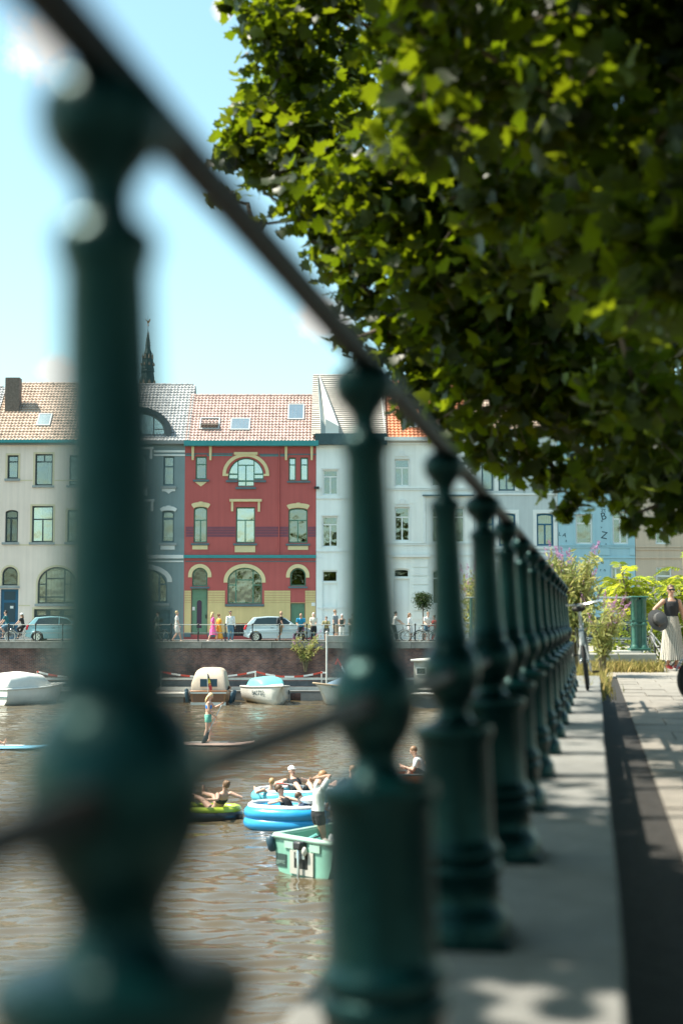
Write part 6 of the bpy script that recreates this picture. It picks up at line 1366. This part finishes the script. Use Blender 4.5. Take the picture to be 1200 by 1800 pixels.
person('woman in black bikini reclining in the lime dinghy', cc + Vector((.62, .0, .06)), L_ - .9, 1.68, True, hair=(HBR, 'bun'), top=(BK, 'bikini'), bottom=(BK, 'brief'), tone='fair', lean=-38, hl=(-.42, -.30, .36), hr=(.42, -.25, .36), fl=(-.22, .72, .36), fr_=(.14, .70, .36), vox=.018, **SIT)
cA = Vector((c1.x + .12, c1.y - .1, WATER_Z + .06)); cB = Vector((c2.x + .05, c2.y + .35, WATER_Z + .06))
person('woman in black top and sunglasses in the blue lounge', cA + Vector((.18, .05, .05)), R_ - .3, 1.68, True, hair=(HB, 'bun'), top=(BK, 'vest'), bottom=(JN, 'shorts'), tone='fair', lean=-36, hl=(-.10, .32, .40), hr=(.45, -.25, .46), fl=(-.1, .6, .25), fr_=(.15, .65, .2), extras=[('shades',)], vox=.018, **SIT)
person('boy with brown hair sitting low in the blue lounge', cA + Vector((.52, -.12, 0)), R_ + .2, 1.45, hair=(HB, 'short'), top=(('navy', (.03, .05, .10)), 'short'), bottom=(('navy', (.03, .05, .10)), 'shorts'), lean=-30, hl=(-.2, .25, .3), hr=(.3, .25, .35), fl=(-.1, .5, .2), fr_=(.15, .5, .2), vox=.018, **SIT)
person('fair haired boy seen from behind in the aqua lounge', cB + Vector((-.62, -.15, .0)), A_ + .3, 1.45, hair=((.42, .26, .12), 'short'), bottom=(('navy', (.03, .05, .10)), 'shorts'), lean=-28, hl=(-.35, -.1, .45), hr=(.3, .3, .4), fl=(-.1, .5, .2), fr_=(.15, .5, .2), vox=.018, **SIT)
person('man in white cap and black shirt in the aqua lounge', cB + Vector((.08, .28, .08)), T_ + .5, 1.78, hair=(HB, 'short'), top=(BK, 'vest'), bottom=(BK, 'shorts'), tone='fair', lean=-38, hl=(-.48, -.2, .46), hr=(.45, -.1, .46), fl=(-.1, .55, .25), fr_=(.15, .5, .2), extras=[('cap', 'white', (.72, .71, .69))], vox=.018, **SIT)
person('dark haired rower sitting beyond the mint boat', on_level(604, 1424, WATER_Z) + Vector((.05, .9, .12)), A_ + .6, 1.74, hair=(HBR, 'short'), top=(('slate', (.07, .08, .08)), 'short'), bottom=(BK, 'shorts'), lean=-25, hl=(-.25, .25, .35), hr=(.25, .4, .3), fl=(-.1, .55, .2), fr_=(.15, .5, .2), vox=.018, **SIT)
c4 = on_level(620, 1438, WATER_Z); raft('white inflatable ring beyond the mint boat', (c4.x + .25, c4.y + .95), .2, .55, .50, [(.12, .15, vw), (.32, .13, vw)], vw, p=2)
oar = empty('oar', (cB.x - .05, cB.y + .1, WATER_Z + .5), .4, 'red and white oar lying across the aqua lounge', 'oar'); MB().tube([(-.45, 0, .12), (.35, 0, .0)], .018, 8).build('shaft', vw, oar); MB().tube([(-.45, 0, .12), (-.30, 0, .10), (-.12, 0, .06)], [(.05, .015), (.06, .015), (.02, .015)], 8, side=(0, 1, 0)).build('blade', mat('oar_red', (.6, .06, .03), .4), oar)
cu = tag(MB().ellipsoid((0, 0, 0), (.26, .18, .09), 16, 8).build('cushion', vw, None, (cA.x + .55, cA.y - .42, WATER_Z + .62)), 'white inflatable cushion on the edge of the blue lounge', 'cushion')

# --- mint rental boat
m_mint = mat('mint_gelcoat', (.20, .43, .34), .35, vary=.08, vscale=2, coat=.25); m_mint2 = mat('mint_light', (.36, .55, .46), .4, vary=.06)
gb = on_level(532, 1540, WATER_Z); HDG = radians(-47)
mb_ = empty('rental_boat', (gb.x, gb.y, WATER_Z), HDG, 'mint green rental boat with an electric outboard on its stern', 'boat')
rg_ = hull(None, 3.0, 1.62, .62, .74, .45, .70, .10, transom=.93)
hull_mesh(MB(), rg_, .06).build('hull', m_mint, mb_); gunwale(rg_, .05, 'gunwale', m_mint2, mb_)
# stern bulkhead details, in the boat's own frame (stern faces -y)
MB().plate([(-.30, .02), (.30, .02), (.30, .42), (-.30, .42)], [[(-.19, .12), (.17, .12), (.17, .44 - .04), (-.19, .40)]], -.035, -.004).build('motor_board', mat('board_grey', (.45, .44, .40), .6, vary=.1), mb_, smooth=False)
MB().box(-.17, .15, -.03, -.006, .13, .39).build('motor_well', m_black, mb_)
for s in (-1, 1): MB().plate([(s * .20 if s > 0 else -.46, .44), (s * .46 if s > 0 else -.20, .44), (s * .46 if s > 0 else -.20, .56), (s * .20 if s > 0 else -.46, .56)], [], -.03, -.004).build('stern_light_panel', m_mint2, mb_, smooth=False)
gp_ = MB().box(-.70, -.42, -.014, -.004, .10, .32).build('name_plate', mat('plate_dark_grey', (.03, .06, .055), .5), mb_); linked('lettering', text_mesh('gent:', .115, mat('plate_pale_text', (.22, .33, .29), .6), 'lettering', .002), gp_, (-.56, -.017, .19), (pi / 2, 0, 0))
for y in (.35, 1.5): MB().box(-.66 if y < 3 else -.5, .66 if y < 3 else .5, y, y + .32, .26, .31).build('bench', m_mint2, mb_, smooth=False)
fd = tag(MB().tube([(-.78, -.02, .38), (-.82, -.05, .55)], .08, 12).build('stern_fender', m_fend, None, (gb.x, gb.y, WATER_Z), (0, 0, HDG)), 'small black fender at the mint boat stern corner', 'fender')
mo = empty('outboard_motor', (gb.x, gb.y, WATER_Z), HDG, 'grey electric outboard motor clamped to the mint boat', 'motor')
MB().tube([(0, -.10, -.45), (0, -.10, .48)], .028, 10).build('shaft', m_steel, mo); bevel(MB().box(-.10, .10, -.16, .02, .46, .60).build('motor_head', mat('motor_black', (.03, .03, .035), .4), mo), .03); MB().tube([(0, -.06, .55), (.05, .35, .66)], .018, 8).build('tiller', m_black, mo); MB().box(-.12, .12, -.07, 0, .30, .40).build('clamp', m_steel, mo); MB().ellipsoid((.13, -.08, .44), (.05, .05, .08)).build('battery_knob', m_pale, mo)
def in_boat(x, y, z): return Vector((gb.x, gb.y, WATER_Z)) + rot2((x, y, z), HDG)
for i, (x, y, c, nm, w_) in enumerate(((-.35, .55, (.10, .34, .30), 'teal', 'teal towel'), (-.05, .75, (.55, .60, .60), 'pale', 'pale patterned towel'), (.25, .40, (.5, .45, .40), 'beige', 'beige bag'))):
    q = in_boat(x, y, .48); tag(MB().ellipsoid((0, 0, 0), (.18, .14, .08), 12, 8).tube([(-.1, 0, .02), (.05, .08, .09), (.14, 0, .03)], [.05, .06, .03], 8).build('towel' if i < 2 else 'bag', cloth('heap_' + nm, c), None, q, (.1, .05, i)), 'crumpled %s lying inside the mint boat' % w_, 'towel' if i < 2 else 'bag')
sp2 = at(558, 1480, gb.y + 1.35); 
person('man in white shirt and black shorts standing with hands behind his head', (sp2.x, gb.y + 1.35, WATER_Z + .05), R_ + .35, 1.62, hair=((.32, .18, .08), 'short'), top=(W, 'short'), bottom=(BK, 'hot'), shoes=None, tone='tan', lean=4, hp=26,
       hl=(-.05, -.05, 1.47), hr=(.06, -.03, 1.49), el=(-.6, 1, 0), er=(.6, 1, 0), vox=.013)
# --- rower seen between the posts
cr_ = on_level(752, 1385, WATER_Z); rb = empty('rowing_boat', (cr_.x + .35, cr_.y, WATER_Z), R_, 'orange canoe with two paddlers glimpsed between the posts', 'boat')
rg_ = hull(None, 3.6, .95, .38, .5, .45, .6, .08, transom=.5); rp = [[p + Vector((0, -1.8, 0)) for p in r] for r in rg_]; hull_mesh(MB(), rp, .04).build('hull', mat('canoe_orange', (.45, .14, .06), .4), rb); gunwale(rp, .03, 'gunwale', mat('dark_hull', (.05, .06, .06)), rb)
person('man in white shirt bending forward in the orange canoe', Vector((cr_.x - .05, cr_.y, WATER_Z + .05)), L_, 1.78, hair=(HBR, 'short'), top=(W, 'short'), bottom=(('slate', (.07, .08, .08)), 'shorts'), tone='fair', lean=28, hp=12, hl=(-.12, .58, .52), hr=(.12, .55, .45), fl=(-.12, .6, .12), fr_=(.12, .65, .12), vox=.018, **{**SIT, 'hip': (0, 0, .25)})
person('paddler in purple cap behind the man in white', Vector((cr_.x + .30, cr_.y + .25, WATER_Z + .10)), L_ - .5, 1.72, True, hair=(HD_, 'bun'), top=(BK, 'short'), bottom=(BK, 'shorts'), lean=12, hl=(-.2, .45, .5), hr=(.25, .45, .45), fl=(-.12, .6, .12), fr_=(.12, .65, .12), extras=[('cap', 'purple', (.24, .20, .42))], vox=.018, **{**SIT, 'hip': (0, 0, .30)})

# ------------------------------------------------------------------ walkers on the near path
def stripe_mat():
    m = bpy.data.materials.new('striped_skirt'); m.use_nodes = True; N = m.node_tree.nodes; L = m.node_tree.links; b = N['Principled BSDF']; b.inputs['Roughness'].default_value = .85; tc = N.new('ShaderNodeTexCoord')
    sx = N.new('ShaderNodeSeparateXYZ'); L.new(tc.outputs['Object'], sx.inputs[0]); ad = N.new('ShaderNodeMath'); ad.operation = 'ARCTAN2'; L.new(sx.outputs['X'], ad.inputs[0]); L.new(sx.outputs['Y'], ad.inputs[1])
    s = N.new('ShaderNodeMath'); s.operation = 'MULTIPLY'; s.inputs[1].default_value = 6.05; L.new(ad.outputs[0], s.inputs[0]); f = N.new('ShaderNodeMath'); f.operation = 'FRACT'; L.new(s.outputs[0], f.inputs[0])
    g = N.new('ShaderNodeMath'); g.operation = 'GREATER_THAN'; g.inputs[1].default_value = .58; L.new(f.outputs[0], g.inputs[0]); mx = N.new('ShaderNodeMix'); mx.data_type = 'RGBA'; L.new(g.outputs[0], mx.inputs[0]); mx.inputs['A'].default_value = (.62, .58, .50, 1); mx.inputs['B'].default_value = (.06, .06, .06, 1); L.new(mx.outputs['Result'], b.inputs['Base Color']); return m
wp = (7.0, 30.3, 0.0)
person('woman in black vest and striped long skirt carrying a hat', wp, T_ + .15, 1.77, True, hair=(HB, 'short'), top=(BK, 'vest'), bottom=(stripe_mat(), 'midi'), shoes=(.62, .05, .05), tone='tan', extras=[('shades',)], vox=.013, hr=(.40, .18, 1.02), hl=(-.30, .05, .88), er=(1, -.3, .1), hy=-8, fl=(-.07, .05, .08), fr_=(.08, -.03, .08))
hat = empty('sun_hat', (6.66, 30.08, 1.02), 0, 'dark grey felt hat held against the hip of the woman', 'hat'); hat.rotation_euler = (1.25, 0, .3)
MB().lathe([(.235, 0), (.24, .008), (.15, .03), (.145, .04), (.14, .10), (.12, .145), (.06, .16)], n=28).build('crown_and_brim', mat('grey_felt', (.085, .085, .085), .9, vary=.1), hat); MB().lathe([(.150, .04), (.152, .045), (.149, .07), (.145, .07)], n=28).build('band', m_black, hat)
person('companion in denim waistcoat yellow top and dark shorts', (7.52, 29.9, 0), T_ + .5, 1.72, True, hair=(HBR, 'bob'), top=(('mustard', (.62, .36, .06)), 'vest'), bottom=(('slate', (.07, .08, .08)), 'shorts'), tone='fair', vox=.015, hr=(.20, .30, 1.02), hl=(-.15, .30, 1.0), shoes=(.05, .07, .09))
sc_ = MB().tube([(.0, 0, 1.36), (-.16, -.06, 1.30), (-.22, -.08, 1.0), (-.26, -.09, .72)], [(.05, .02), (.06, .03), (.05, .02), (.03, .015)], 8, side=(0, 1, 0)).build('scarf', cloth('scarf_blue', (.25, .38, .42)), None, (7.50, 29.78, 0)); tag(sc_, 'pale blue scarf hanging from the shoulder of the companion', 'scarf')
